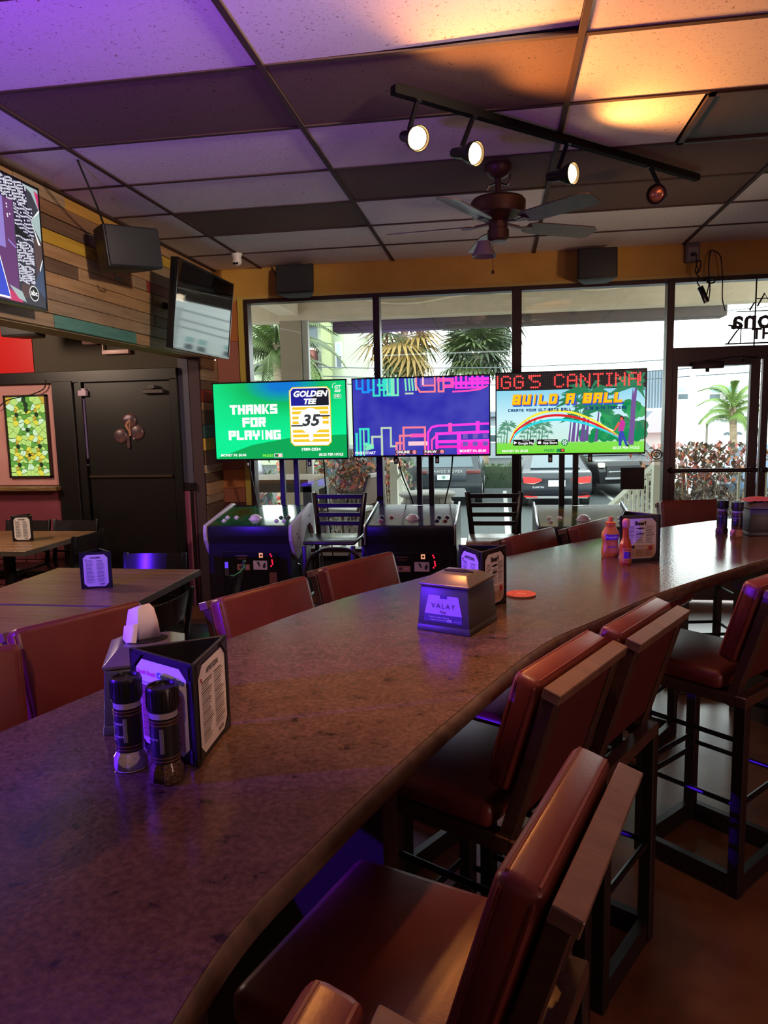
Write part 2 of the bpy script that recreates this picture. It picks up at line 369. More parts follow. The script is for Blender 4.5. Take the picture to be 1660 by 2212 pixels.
# ---- windows
FR = mat('bronze_aluminium', srgb(62, 46, 46), 0.35, 0.4)
def window(n, x0, x1, z0, z1):
    o = structroot('window_%d' % n)
    G().box(x0, x1, YW + .045, YW + .052, z0, z1).obj('pane', GLASS, o, None)
    return o
MU = [(-2.315, -2.275), (-1.108, -1.050), (.118, .200), (1.405, 1.462)]
wn = [window(i + 1, MU[i][1] - .01, MU[i + 1][0] + .01, .43, 2.74) for i in range(3)]
wn.append(window(4, 1.455, 3.1, 2.19, 2.74))
for i, (a, b) in enumerate(MU): G().box(a, b, YW - .02, YW + .10, .42 if i < 3 else 0, 2.76, bev=.004, seg=1).obj('mullion', FR, wn[min(i, 2)])
G().box(-2.315, 3.1, YW - .015, YW + .10, 2.735, 2.772).obj('head_rail', FR, wn[0])
G().box(-2.315, 1.41, YW - .015, YW + .10, .42, .46).obj('sill_rail', FR, wn[1])
G().box(1.46, 3.1, YW - .02, YW + .10, 2.09, 2.20).obj('transom_rail', FR, wn[3])
# ---- glass doors
def glassdoor(n, x0, x1, side):
    o = structroot('door_%d' % n); s = .055
    g = G(); g.box(x0, x0 + s, YW, YW + .05, .02, 2.125); g.box(x1 - s - .02, x1, YW, YW + .05, .02, 2.125)
    g.box(x0 + s, x1 - s - .02, YW, YW + .05, 2.045, 2.125); g.box(x0 + s, x1 - s - .02, YW, YW + .05, .02, .25)
    g.obj('door_frame', FR, o)
    G().box(x0 + s - .01, x1 - s - .01, YW + .02, YW + .027, .24, 2.05).obj('pane', GLASS, o, None)
    G().cyl((x0 + .0, YW - .06, 1.165), (x1 - .01, YW - .06, 1.165), .018, 12).bar((x0 + .03, YW - .06, 1.165), (x0 + .03, YW, 1.165), .03, .05).bar((x1 - .05, YW - .06, 1.165), (x1 - .05, YW, 1.165), .03, .05).obj('push_bar', FR, o)
    pts = [(x1 - .10, YW + .05, .86), (x1 - .10, YW + .11, .88), (x1 - .10, YW + .11, 1.12), (x1 - .10, YW + .05, 1.14)] if side > 0 else [(x0 + .10, YW + .05, .86), (x0 + .10, YW + .11, .88), (x0 + .10, YW + .11, 1.12), (x0 + .10, YW + .05, 1.14)]
    G().tube(curve(pts, 6), .012, 8).obj('pull_handle', mat('pale_handle', srgb(214, 208, 180), 0.35), o)
    if side > 0:
        g = G(); g.box(1.61, 1.86, YW - .065, YW - .002, 2.02, 2.075, bev=.006); g.cyl((1.735, YW - .035, 1.992), (1.735, YW - .035, 2.03), .016, 12)
        g.bar((1.73, YW - .03, 2.085), (1.98, YW - .12, 2.10), .03, .012); g.bar((1.98, YW - .12, 2.10), (2.13, YW - .01, 2.10), .03, .012)
        g.box(2.02, 2.12, YW - .03, YW, 2.07, 2.12); g.obj('door_closer', mat('closer_metal', srgb(58, 46, 50), 0.4, 0.4), o)
    return o
d1 = glassdoor(1, 1.452, 2.165, 1)
d2 = glassdoor(2, 2.185, 2.92, -1)
G().box(2.92, 3.1, YW - .02, YW + .10, 0, 2.74).obj('mullion', FR, wn[3])

# ---- dark wall with the inner door (left, below the bulkhead)
wl = structroot('wall_far_left')
G().box(-6.2, BX - .12, YD, YD + .1, 2.15, CEIL + .03).obj('upper_wall', WALLDARK, wl)
G().box(-6.2, BX - .12, YD + .02, YD + .1, 0, 2.15).obj('lower_wall', mat('wainscot_maroon', srgb(128, 58, 72), 0.5), wl)
G().box(-4.75, -4.19, YD - .008, YD, 2.15, 2.72).obj('red_panel', mat('red_gloss_paint', srgb(214, 16, 16), 0.35), wl)
BK = mottled('black_door_paint', srgb(17, 13, 13), srgb(24, 18, 17), 4, 0.38)
G().box(-6.2, -2.80, YD - .05, YD + .02, 2.045, 2.15, bev=.004, seg=1).obj('head_board', BK, wl)
G().box(-4.9, -4.0, YD - .012, YD + .02, 1.12, 2.045).obj('window_surround', mat('pink_surround', srgb(196, 140, 138), 0.5), wl)
G().box(-6.2, -3.98, YD - .14, YD + .02, 1.075, 1.115, bev=.008).obj('drink_ledge', mottled('ledge_wood', srgb(96, 70, 44), srgb(136, 108, 70), 6, 0.35, (1, 8, 8)), wl)
BR = mottled('painted_brick', srgb(98, 46, 54), srgb(116, 58, 66), 9, 0.5)
G().box(-4.86, -3.99, YD - .013, YD + .02, .58, 1.07, bev=.003, seg=1).obj('wainscot', mat('wainscot_maroon', srgb(128, 58, 72), 0.5), wl)
for r in range(7):
    for k in range(4):
        x = -4.86 + k * .215 + (.1 if r % 2 else 0); G().box(x + .003, min(x + .212, -4.0), YD - .012, YD + .02, r * .082 + .004, r * .082 + .079, bev=.003, seg=1).obj('brick', BR, wl, None)
G().box(-2.80, BX - .12, YD - .006, YD + .02, 1.13, 2.235).obj('slate_panel', mat('slate_blue_paint', srgb(76, 72, 92), 0.5), wl)
G().box(-2.81, BX - .10, YD - .03, YD + .02, 1.06, 1.13, bev=.004, seg=1).obj('cap_rail', BK, wl)
G().box(-2.80, BX - .12, YD - .01, YD + .02, 0, 1.06).obj('wainscot', mat('wainscot_plum', srgb(158, 84, 112), 0.5), wl)
G().box(-2.745, -2.715, YD - .022, YD, 0, 1.06).obj('batten', BK, wl)
dd = structroot('door_3')
G().box(-4.0, -3.80, YD - .06, YD + .03, 0, 2.06, bev=.004, seg=1).obj('door_post', BK, dd)
for k in range(3): G().box(-3.80 + k * .03, -3.775 + k * .03, YD - .035 - .008 * k, YD + .03, 0, 2.05).obj('frame_moulding', BK, dd)
G().box(-2.87, -2.80, YD - .05, YD + .03, 0, 2.06, bev=.004, seg=1).obj('door_post', BK, dd)
G().box(-3.71, -2.87, YD - .02, YD + .02, .01, 2.045, bev=.004, seg=1).obj('door_leaf', BK, dd)
G().box(-3.725, -3.705, YD - .035, YD - .015, 1.36, 1.90).obj('weather_strip', mat('lilac_strip', srgb(150, 130, 190), 0.35), dd)
g = G(); g.box(-3.745, -3.665, YD - .06, YD - .02, 1.925, 1.975, bev=.004, seg=1); g.box(-3.73, -3.68, YD - .05, YD - .02, 1.975, 1.992); g.obj('latch_block', mat('pale_lilac_metal', srgb(190, 165, 190), 0.4), dd)
G().lathe([(.0, 0), (.016, .0), (.018, .01), (.012, .02), (0, .022)], 12).obj('door_knob', CHROME, dd, loc=(-3.715, YD - .02, 1.30), rot=(PI / 2, 0, 0))
G().box(-3.70, -2.90, YD - .045, YD - .02, 1.185, 1.205, bev=.003, seg=1).obj('kick_rail', mat('dull_bronze', srgb(86, 68, 54), 0.35, 0.5), dd)
G().box(-3.12, -2.93, YD - .07, YD - .02, 1.93, 1.965, bev=.004, seg=1).box(-3.06, -3.0, YD - .08, YD - .02, 1.975, 2.0).obj('door_closer', mat('dull_closer', srgb(70, 56, 56), 0.4), dd)
G().box(-3.50, -3.46, YD - .024, YD - .018, 1.01, 1.016).obj('letter_slot', CHROME, dd)
struct(G().box(-6.3, -6.2, -3.2, YW + .2, 0, CEIL).obj('wall_side_left', WALLDARK))
struct(G().box(4.2, 4.3, -3.2, YW + .2, 0, CEIL).obj('wall_side_right', mat('bar_wall_brown', srgb(96, 66, 50), 0.6)))
struct(G().box(-6.3, 4.3, -3.3, -3.2, 0, CEIL).obj('wall_front', mat('bar_wall_brown', srgb(96, 66, 50), 0.6)))
# ================================================================= THE CURVED BAR TABLE
ZB = 1.067
EDGE = [(-.31, -.75), (-.325, -.2), (-.325, .3), (-.316, .623), (-.298, .778), (-.248, .94), (-.183, 1.135), (-.074, 1.427), (.122, 1.886), (.314, 2.168), (.477, 2.40), (.684, 2.659), (1.073, 3.079), (1.52, 3.48), (2.05, 3.82), (2.7, 4.08)]
inner = [Vector((p.x, p.y)) for p in curve([(x, y, 0) for x, y in EDGE], 6)]
outer = []
for i, p in enumerate(inner):
    t = (inner[min(i + 1, len(inner) - 1)] - inner[max(i - 1, 0)]).normalized(); outer.append(p + Vector((-t.y, t.x)) * .80)
LAM = mottled('stone_laminate', srgb(84, 64, 56), srgb(132, 108, 94), 26, 0.16, bmp=0.0)
v = coords(LAM); f1 = noise(LAM, v, 24, 4, .62); f2 = noise(LAM, v, 90, 3, .6)
n_ = LAM.node_tree.nodes; l_ = LAM.node_tree.links
c1 = ramp(LAM, f1, [(0.30, srgb(50, 36, 31)), (0.37, srgb(98, 74, 62)), (0.75, srgb(116, 90, 76))]); c2 = ramp(LAM, f2, [(0.35, srgb(188, 180, 174)), (0.65, srgb(255, 255, 255))])
mx = n_.new('ShaderNodeMix'); mx.data_type = 'RGBA'; mx.blend_type = 'MULTIPLY'; mx.inputs[0].default_value = 0.9
l_.new(c1, mx.inputs[6]); l_.new(c2, mx.inputs[7]); setcol(LAM, mx.outputs[2])
vo = n_.new('ShaderNodeTexNoise'); vo.inputs['Scale'].default_value = 130; vo.inputs['Detail'].default_value = 2; l_.new(v, vo.inputs['Vector']); bump(LAM, vo.outputs['Fac'], 0.13, 0.003); bsdf(LAM).inputs['Specular IOR Level'].default_value = 0.4
bar = thing('bar_table', 'long curved bar table with a mottled brown stone-look top', 'bar table', (0, 0, 0))
def strip_slab(off0, off1, z0, z1):
    g = G(); a = [p + (q - p).normalized() * off0 for p, q in zip(inner, outer)]; b = [q + (p - q).normalized() * off1 for p, q in zip(inner, outer)]
    n = len(a); vs = [(p.x, p.y, z1) for p in a] + [(p.x, p.y, z1) for p in b] + [(p.x, p.y, z0) for p in a] + [(p.x, p.y, z0) for p in b]; fs = []
    for i in range(n - 1): fs += [(i, i + 1, n + i + 1, n + i), (2 * n + i, 3 * n + i, 3 * n + i + 1, 2 * n + i + 1), (i, 2 * n + i, 2 * n + i + 1, i + 1), (n + i, n + i + 1, 3 * n + i + 1, 3 * n + i)]
    fs += [(0, n, 3 * n, 2 * n), (n - 1, 3 * n - 1, 4 * n - 1, 2 * n - 1)]
    g._add(vs, fs); return g
strip_slab(.012, .012, ZB - .03, ZB).obj('table_top', LAM, bar, 50)
g = G()
for line, s in ((inner, 1), (outer, -1)):
    n = len(line); vs = []; fs = []; K = 7
    for i, p in enumerate(line):
        o = (outer[i] - inner[i]).normalized() * s
        for k in range(K):
            a = PI / 2 + PI * k / (K - 1); q = p + o * (.016 + .016 * math.cos(a)); vs.append((q.x, q.y, ZB - .0225 + .0225 * math.sin(a)))
    for i in range(n - 1):
        for k in range(K - 1): fs.append((i * K + k, i * K + k + 1, (i + 1) * K + k + 1, (i + 1) * K + k))
    g._add(vs, fs)
g.obj('edge_band', mottled('edge_laminate', srgb(74, 58, 48), srgb(104, 84, 70), 30, 0.35), bar, 60)
strip_slab(.06, .06, ZB - .06, ZB - .03).obj('sub_top', BLACK, bar, 40)
PAN = mat('support_panel', srgb(40, 28, 26), 0.45)
def panel(i):
    p, q = inner[i], outer[i]; u = (q - p).normalized(); a = p + u * .14; b = q - u * .12
    G().bar((a.x, a.y, .5), (b.x, b.y, .5), .06, 1.0).obj('support_panel', PAN, bar)
near = lambda y: min(range(len(inner)), key=lambda i: abs(inner[i].y - y))
for y in (-.5, 1.36, 3.62): panel(near(y))

# ================================================================= BAR STOOLS
def leather(name, c1, c2, rough=0.36):
    m = mottled(name, c1, c2, 5, rough, bmp=0.10, bscale=160); return m
LEA = leather('burgundy_vinyl', srgb(104, 42, 36), srgb(124, 56, 46))
LEAB = mat('burgundy_backing', srgb(84, 30, 30), 0.55)
WOODF = wood('stool_frame_wood', srgb(66, 44, 36), srgb(88, 62, 50), 0.34)
CAPW = wood('stool_cap_wood', srgb(112, 84, 66), srgb(134, 104, 84), 0.34)
LEGM = mat('stool_leg_black', srgb(34, 26, 25), 0.42)
def make_stool(label):
    t = thing('bar_stool', label, 'bar stool')
    for sx in (-1, 1):
        for sy in (-1, 1): G().box(sx * .18 - .02, sx * .18 + .02, sy * .18 - .02, sy * .18 + .02, 0, .69, bev=.003, seg=1).obj('leg', LEGM, t)
    g = G()
    for s in (-1, 1): g.box(-.20, .20, s * .18 - .02, s * .18 + .02, .685, .722, bev=.003, seg=1); g.box(s * .18 - .02, s * .18 + .02, -.16, .16, .685, .722)
    g.obj('top_frame', WOODF, t)
    g = G()
    for s in (-1, 1): g.box(-.16, .16, s * .18 - .014, s * .18 + .014, .0, .075); g.box(s * .18 - .014, s * .18 + .014, -.16, .16, .0, .075)
    g.obj('floor_rail', LEGM, t)
    for z in (.30, .36): G().cyl((-.17, .18, z), (.17, .18, z), .010, 8).obj('foot_rail', DARKMETAL, t)
    for s in (-1, 1):
        for z in (.33, .56): G().cyl((s * .18, -.17, z), (s * .18, .17, z), .009, 8).obj('foot_rail', DARKMETAL, t)
    G().cyl((-.17, -.18, .33), (.17, -.18, .33), .010, 8).obj('foot_rail', DARKMETAL, t)
    st = G().box(-.205, .205, -.115, .27, .722, .79, bev=.026, seg=3).obj('seat', LEA, t, 60)
    g = G()
    for z in (.772, .74):
        g.tube([(-.198, -.095, z), (-.198, .25, z), (-.18, .264, z), (.18, .264, z), (.198, .25, z), (.198, -.095, z), (.18, -.11, z), (-.18, -.11, z)], .0038, 6, closed=True)
    g.obj('piping', LEA, st)
    TB = Matrix.Translation((0, -.098, .612)) @ Matrix.Rotation(math.radians(16.5), 4, 'X')
    for s in (-1, 1):
        g = G(); g.M = TB; g.box(s * .172 - .022, s * .172 + .022, -.034, 0, .075, .49, bev=.003, seg=1); g.obj('back_post', WOODF, t)
    g = G(); g.M = TB; g.box(-.152, .152, -.028, -.002, .17, .482); g.obj('back_board', LEAB, t)
    g = G(); g.M = TB; g.box(-.20, .20, -.042, -.001, .482, .508, bev=.002, seg=1); g.obj('cap_rail', CAPW, t)
    g = G(); g.M = TB; g.box(-.20, .20, .006, .074, .22, .510, bev=.020, seg=3); pd = g.obj('back_pad', LEA, t, 60)
    g = G(); g.M = TB
    for y in (.018, .062):
        g.tube([(-.197, y, .24), (-.197, y, .49), (-.185, y, .506), (.185, y, .506), (.197, y, .49), (.197, y, .24), (.185, y, .226), (-.185, y, .226)], .0036, 6, closed=True)
    g.obj('piping', LEA, pd)
    return t
def place_stool(label, back_mid, along, group, proto=[None]):
    a = Vector(along).normalized(); fwd = Vector((-a.y, a.x)); c = Vector(back_mid) + fwd * .25
    rz = math.atan2(fwd.y, fwd.x) - PI / 2; loc = (c.x, c.y, 0)
    if proto[0] is None:
        proto[0] = make_stool(label); t = proto[0]; t.location = loc; t.rotation_euler = (0, 0, rz); t['group'] = group
    else: t = dup(proto[0], loc, rz, label, group)
    return t
GR = 'burgundy stools on the near side of the bar table'; GL = 'burgundy stools on the far side of the bar table'
place_stool('burgundy bar stool nearest the camera, only its back top showing at the bottom edge', (-.150, .440), (.2, .98), GR)
place_stool('large burgundy bar stool with an orange streak of light across its seat', (.135, .991), (.339, .941), GR)
place_stool('burgundy bar stool third from the bottom edge, its back against the next stool', (.196, 1.675), (.484, .875), GR)
place_stool('burgundy bar stool farther along, wedged against the third stool', (.430, 2.04), (.507, .862), GR)
place_stool('burgundy bar stool cut by the right edge of the photo, window light on its seat', (.979, 2.566), (.675, .74), GR)
def place_left(label, front_mid, along):
    a = -Vector(along).normalized(); fwd = Vector((-a.y, a.x)); c = Vector(front_mid) + fwd * .165
    return place_stool(label, c - fwd * .25, a, GL)
place_left('burgundy bar stool at the left photo edge, nearest the napkin dispenser', (-1.36, 1.50), (.80, .60))
place_left('burgundy bar stool behind the dispenser with the raised napkin', (-1.20, 1.905), (.49, .871))
place_left('burgundy bar stool right of the black menu holder, first of two backs over the bar', (-.762, 2.287), (.492, .871))
place_left('burgundy bar stool left of the violet lit napkin dispenser', (-.53, 2.776), (.534, .846))
place_left('burgundy bar stool behind the menu holder in front of the ladder-back window chair', (.17, 3.465), (.557, .83))
place_left('burgundy bar stool mostly hidden behind the mustard bottle', (.50, 3.82), (.54, .84))
place_left('burgundy bar stool at the bend of the bar below the glass door', (1.203, 4.745), (.989, .151))

# ================================================================= DINING TABLES
TW = wood('butcher_block', srgb(120, 84, 56), srgb(164, 124, 88), 0.34, 4.0, (9, .9, 9))
TW2 = wood('butcher_block_cross', srgb(120, 84, 56), srgb(164, 124, 88), 0.34, 4.0, (.9, 9, 9))
def dining_table(label, x0, x1, y0, y1):
    cx, cy = (x0 + x1) / 2, (y0 + y1) / 2; t = thing('dining_table', label, 'table', (cx, cy, 0), 0, 'square dining tables'); hx, hy = (x1 - x0) / 2, (y1 - y0) / 2
    n = 8
    tp = G().box(-hx, hx, -hy, hy, .722, .742).obj('table_top', TW2, t)
    for k in range(n):
        a = -hy + 2 * hy * k / n; G().box(-hx, hx, a + .0006, a + 2 * hy / n - .0006, .742, .76, bev=.001, seg=1).obj('plank', TW2, tp, None)
    G().box(-hx - .004, hx + .004, -hy - .004, -hy, .722, .758).box(-hx - .004, hx + .004, hy, hy + .004, .722, .758).box(-hx - .004, -hx, -hy, hy, .722, .758).box(hx, hx + .004, -hy, hy, .722, .758).obj('edge_strip', mat('metal_edge', srgb(150, 140, 128), 0.3, 0.7), t)
    G().cyl((0, 0, .02), (0, 0, .70), .045, 16).box(-.2, .2, -.03, .03, .70, .722).box(-.03, .03, -.2, .2, .70, .722).obj('pedestal', DARKMETAL, t)
    G().lathe([(.10, 0), (.10, .02), (.06, .05), (.05, .08)], 24).obj('round_base', DARKMETAL, t)
dining_table('wooden square dining table nearest the wall bar, behind the near bar stools', -2.80, -1.84, 3.31, 4.20)
dining_table('wooden square dining table pushed against the first one, cut by the left photo edge', -2.80, -1.84, 2.38, 3.285)
dining_table('wooden dining table in the far corner under the stained glass', -4.40, -3.42, 4.75, 5.70)

# ================================================================= DINING CHAIRS
SLATM = mat('brushed_dark_metal', srgb(60, 52, 54), 0.22, 0.6)
VIN = mat('black_vinyl', srgb(26, 30, 28), 0.28)
def make_chair(label, group, hoop=False):
    t = thing('hoop_back_chair' if hoop else 'metal_dining_chair', label, 'chair', group=group)
    for sx in (-1, 1):
        G().tube([(sx * .19, .19, 0), (sx * .185, .18, .44)], .012, 8).obj('leg', DARKMETAL, t)
        G().tube([(sx * .19, -.24, 0), (sx * .185, -.19, .44)], .013, 8).obj('leg', DARKMETAL, t)
    G().box(-.20, .20, -.19, .21, .43, .475, bev=.018, seg=2).obj('seat', VIN, t, 60)
    G().box(-.195, .195, -.185, .205, .405, .43).obj('seat_frame', DARKMETAL, t)
    G().cyl((-.187, .185, .2), (.187, .185, .2), .008, 8).obj('stretcher', DARKMETAL, t); G().cyl((-.187, -.215, .2), (.187, -.215, .2), .008, 8).obj('stretcher', DARKMETAL, t)
    if hoop:
        pts = [(-.19, -.185, .44), (-.20, -.21, .66), (-.17, -.235, .80), (-.09, -.25, .858), (0, -.253, .868), (.09, -.25, .858), (.17, -.235, .80), (.20, -.21, .66), (.19, -.185, .44)]
        G().tube(curve(pts, 5), .012, 8).obj('hoop', SLATM, t)
        for x in (-.08, .08): G().tube([(x, -.185, .44), (x * 1.1, -.24, .845)], .007, 6).obj('spindle', DARKMETAL, t)
    else:
        for sx in (-1, 1): G().bar((sx * .19, -.185, .43), (sx * .20, -.255, .845), .032, .022, bev=.004).obj('back_post', DARKMETAL, t)
        vs = []; fs = []; N = 8
        for z, dy in ((.70, -.215), (.835, -.245)):
            for k in range(N + 1):
                x = -.19 + .38 * k / N; yy = dy - .028 * (1 - (x / .19) ** 2); vs += [(x, yy, z), (x, yy - .010, z)]
        w2 = 2 * (N + 1)
        for k in range(N):
            a, b = 2 * k, 2 * k + 2; fs += [(a, b, w2 + b, w2 + a), (a + 1, w2 + a + 1, w2 + b + 1, b + 1), (w2 + a, w2 + b, w2 + b + 1, w2 + a + 1), (a, a + 1, b + 1, b)]
        g = G(); g._add(vs, fs); g.obj('top_slat', SLATM, t)
        G().cyl((-.185, -.205, .57), (.185, -.205, .57), .009, 8).obj('lower_bar', DARKMETAL, t)
    return t
chproto = None
def chair(label, back_mid, face_deg):
    global chproto
    f = Vector((math.cos(math.radians(face_deg)), math.sin(math.radians(face_deg)))); c = Vector(back_mid) + f * .245
    loc = (c.x, c.y, 0); rz = math.radians(face_deg) - PI / 2; grp = 'black metal chairs around the dining tables'
    if chproto is None:
        chproto = make_chair(label, grp); chproto.location = loc; chproto.rotation_euler = (0, 0, rz)
    else: dup(chproto, loc, rz, label, grp)
chair('black metal chair at the far side of the nearer table, its back slat glowing blue', (-2.187, 4.30), -90)
chair('black metal chair at the left of the nearer table at the photo edge', (-2.97, 3.60), 0)
chair('black metal chair partly behind the menu holder on the far corner table', (-4.125, 5.80), -90)
chair('black metal chair with a shiny back slat at the far corner table', (-3.68, 5.82), -90)
chair('black metal chair in the shade at the right side of the far corner table', (-3.13, 5.1), 180)
chair('black metal chair at the right side of the nearer table, in front of its neighbour', (-1.56, 3.20), 176)
chair('black metal chair seen edge-on before the green topped game cabinet', (-1.47, 3.86), 190)
hc = make_chair('black hoop-back chair in front of the first ladder-back window stool', None, True); hc.location = (-1.0, 4.09, 0); hc.rotation_euler = (0, 0, PI)

# ---- tall ladder-back window stools
LW = mat('ladder_chair_black', srgb(38, 28, 28), 0.32, 0.2)
def ladder(label, x, y, seatmat, rz):
    t = thing('ladder_back_stool', label, 'bar stool', (x, y, 0), rz, 'ladder-back stools by the window')
    for sx in (-1, 1):
        G().bar((sx * .185, .19, 0), (sx * .175, .18, .73), .032, .032, bev=.003).obj('leg', LW, t)
        G().bar((sx * .19, -.21, 0), (sx * .175, -.185, .73), .032, .032, bev=.003).obj('leg', LW, t)
        G().bar((sx * .168, -.185, .76), (sx * .205, -.235, 1.085), .034, .028, bev=.003).obj('back_post', LW, t)
    for k, z in enumerate((1.055, .985, .913, .845)):
        q = (z - .76) / .325; G().box(-.168 - .037 * q, .168 + .037 * q, -.185 - .05 * q - .008, -.185 - .05 * q + .008, z - .017, z + .017, bev=.003, seg=1).obj('back_slat', LW, t)
    G().box(-.20, .20, -.205, .20, .735, .765, bev=.012).obj('seat', seatmat, t, 60)
    for s in (-1, 1):
        G().box(-.18, .18, s * .185 - .01, s * .185 + .01, .25, .275).obj('foot_rail', LW, t); G().box(s * .183 - .01, s * .183 + .01, -.19, .19, .30, .325).obj('foot_rail', LW, t)
ladder('tall ladder-back stool by the window between the green and the neon screen games', -1.255, 5.40, mat('dark_wood_seat', srgb(60, 50, 56), 0.25), PI)
ladder('tall ladder-back stool with a pale worn wooden seat before the dark window mullion', -.035, 5.40, mottled('wood_seat_sheen', srgb(150, 116, 80), srgb(186, 160, 126), 4, 0.28), PI)  # cream tones of this seat stand for a reflection on brown wood
# ================================================================= THINGS ON THE TABLES
VIOLETPAPER = mat('menu_paper', srgb(232, 226, 222), 0.6)
TAN = mat('tan_menu_paper', srgb(214, 170, 130), 0.6)
PINKP = mat('pink_print', srgb(222, 90, 160), 0.6); BLUEP = mat('blue_print', srgb(50, 70, 190), 0.6); PALEB = mat('pale_blue_print', srgb(170, 190, 240), 0.6)
LEATHB = mottled('black_leatherette', srgb(22, 20, 22), srgb(30, 27, 30), 40, 0.4, bmp=0.1, bscale=200)
REDP = mat('red_print', srgb(170, 50, 50), 0.6)
MMATS = [PAPER, INK, PINKP, BLUEP, TAN, PALEB, REDP]
def lines(g, x0, x1, z0, z1, y, n, rnd, mi=1):
    for k in range(n):
        z = z1 - (z1 - z0) * (k + .5) / n; hh = (z1 - z0) / n * (.26 if k % 4 else .42)
        g.rect(x0, x0 + (x1 - x0) * rnd.uniform(.62, 1.0), z - hh / 2, z + hh / 2, y, mi)
def insert(kind, w_, h_, seed):
    """printed sheet with clipped corners, standing in the XZ plane, base at z=0"""
    rnd = random.Random(seed); g = G(); x = w_ / 2; c = .018; base = 4 if kind == 'wine' or kind == 'beer' and seed % 2 else 0
    g.flat([(-x + c, 0), (x - c, 0), (x, c), (x, h_ - c), (x - c, h_), (-x + c, h_), (-x, h_ - c), (-x, c)], 0, 0)
    y = -.0006
    if kind == 'concoctions':
        g.rect(-x + .012, x - .012, .012, h_ * .70, y, 4)
        g.text('South Beach', -.040, h_ - .024, .0108, y * 2, 2, bold=.0005); g.text('Concoctions', .029, h_ - .023, .0148, y * 2, 5, bold=.0014); g.text('Concoctions', .029, h_ - .023, .0148, y * 3, 3, bold=.0003)
        g.text('Hurricane Bomb  $14', -x * .5, h_ - .042, .006, y * 2, 1); g.text('Sangria Blast  $10', x * .42, h_ - .046, .006, y * 2, 1)
        lines(g, -x + .014, -.006, .014, h_ - .048, y * 2, 34, rnd); lines(g, .008, x - .014, .014, h_ - .052, y * 2, 32, rnd)
    elif kind == 'beer':
        g.text('Beer!', 0, h_ - .020, .022, y * 2, 1, bold=.0012); g.flat([(-.024, h_ - .040), (0, h_ - .036), (.024, h_ - .040), (0, h_ - .045)], y, 1)
        for cx in (-x * .62, 0, x * .62): lines(g, cx - x * .28, cx + x * .28, h_ * .38, h_ - .05 if cx == 0 else h_ - .03, y * 2, 16, rnd)
        g.flat([(-.022, h_ * .62), (0, h_ * .64), (.022, h_ * .62), (0, h_ * .60)], y * 3, 1)
        g.rect(-x + .003, x - .003, .004, h_ * .34, y, 4); g.rect(-x + .004, -x * .35, h_ * .26, h_ * .33, y * 2, 1)
        g.text('Wine', 0, h_ * .28, .020, y * 3, 0, bold=.0006); g.text('Wine', .0006, h_ * .28, .0195, y * 2, 1, bold=.0014); g.disc(x * .66, h_ * .26, .010, y * 2, 6)
        for cx in (-x * .62, 0, x * .62): lines(g, cx - x * .28, cx + x * .28, .012, h_ * .22, y * 2, 8, rnd)
    else:
        g.text('APPETIZERS' if kind == 'apps' else 'BURGERS', 0, h_ - .017, .0125, y * 2, 1, bold=.0004); g.disc(-x + .012, h_ - .026, .004, y * 2, 6, 8)
        lines(g, -x + .012, -.004, .018, h_ - .03, y * 2, 24, rnd); lines(g, .006, x - .012, .022, h_ - .03, y * 2, 23, rnd)
        g.text('SOUPS', x * .45, .012, .009, y * 2, 1, bold=.0004)
    return g.mesh('menu_sheet', MMATS, None)
SHEETS = {}
def menu_holder(label, loc, rz, s, h_, kinds):
    t = thing('menu_holder', label, 'menu holder', loc, rz, 'three-sided menu holders')
    ap = s / (2 * math.sqrt(3))
    for k in range(3):
        Mx = Matrix.Rotation(k * 2 * PI / 3, 4, 'Z'); g = G(); g.M = Mx @ Matrix.Translation((0, -ap, 0))
        g.box(-s / 2 + .004, s / 2 - .004, 0, .006, 0, h_, bev=.0015, seg=1)
        cv = .020
        for zz, sg in ((0, 1), (h_, -1)):
            for sx in (-1, 1): g.prism([(sx * (s / 2 - .008), zz + sg * .006), (sx * (s / 2 - .008 - cv * 1.5), zz + sg * .006), (sx * (s / 2 - .008), zz + sg * (.006 + cv * 1.5))], -.0042, -.003, 'y')
        p = g.obj('panel', LEATHB, t)
        if kinds[k]:
            key = (kinds[k], round(s, 3), round(h_, 3))
            if key not in SHEETS: SHEETS[key] = insert(kinds[k], s - .036, h_ - .026, len(SHEETS) + 1)
            o = inst('menu_sheet', SHEETS[key], p); o.matrix_local = Mx @ Matrix.Translation((0, -ap - .0016, .012))
    for k in range(3):
        a = -5 * PI / 6 + k * 2 * PI / 3; r = s / math.sqrt(3) - .003; G().cyl((r * math.cos(a), r * math.sin(a), 0), (r * math.cos(a), r * math.sin(a), h_), .0045, 8).obj('hinge_spine', LEATHB, t)
menu_holder('black three-sided menu holder behind the two grinders, its top reading Concoctions', (-.578, 1.225, ZB), math.radians(-27), .178, .188, ['concoctions', 'apps', 'apps'])
menu_holder('black menu holder standing behind the violet lit napkin dispenser', (-.052, 2.295, ZB), math.radians(60), .150, .188, ['beer', 'apps', 'apps'])
menu_holder('black menu holder with a lilac drinks list beside the mustard bottle', (.553, 3.082, ZB), math.radians(17), .172, .190, ['beer', 'apps', 'apps'])
menu_holder('black menu holder on the nearer dining table, its sheet glowing violet', (-2.235, 3.715, .76), math.radians(20), .165, .205, ['burgers', 'apps', 'apps'])
menu_holder('black menu holder with a pink lit sheet on the far corner table', (-3.74, 5.22, .76), math.radians(8), .165, .205, ['burgers', 'apps', 'apps'])

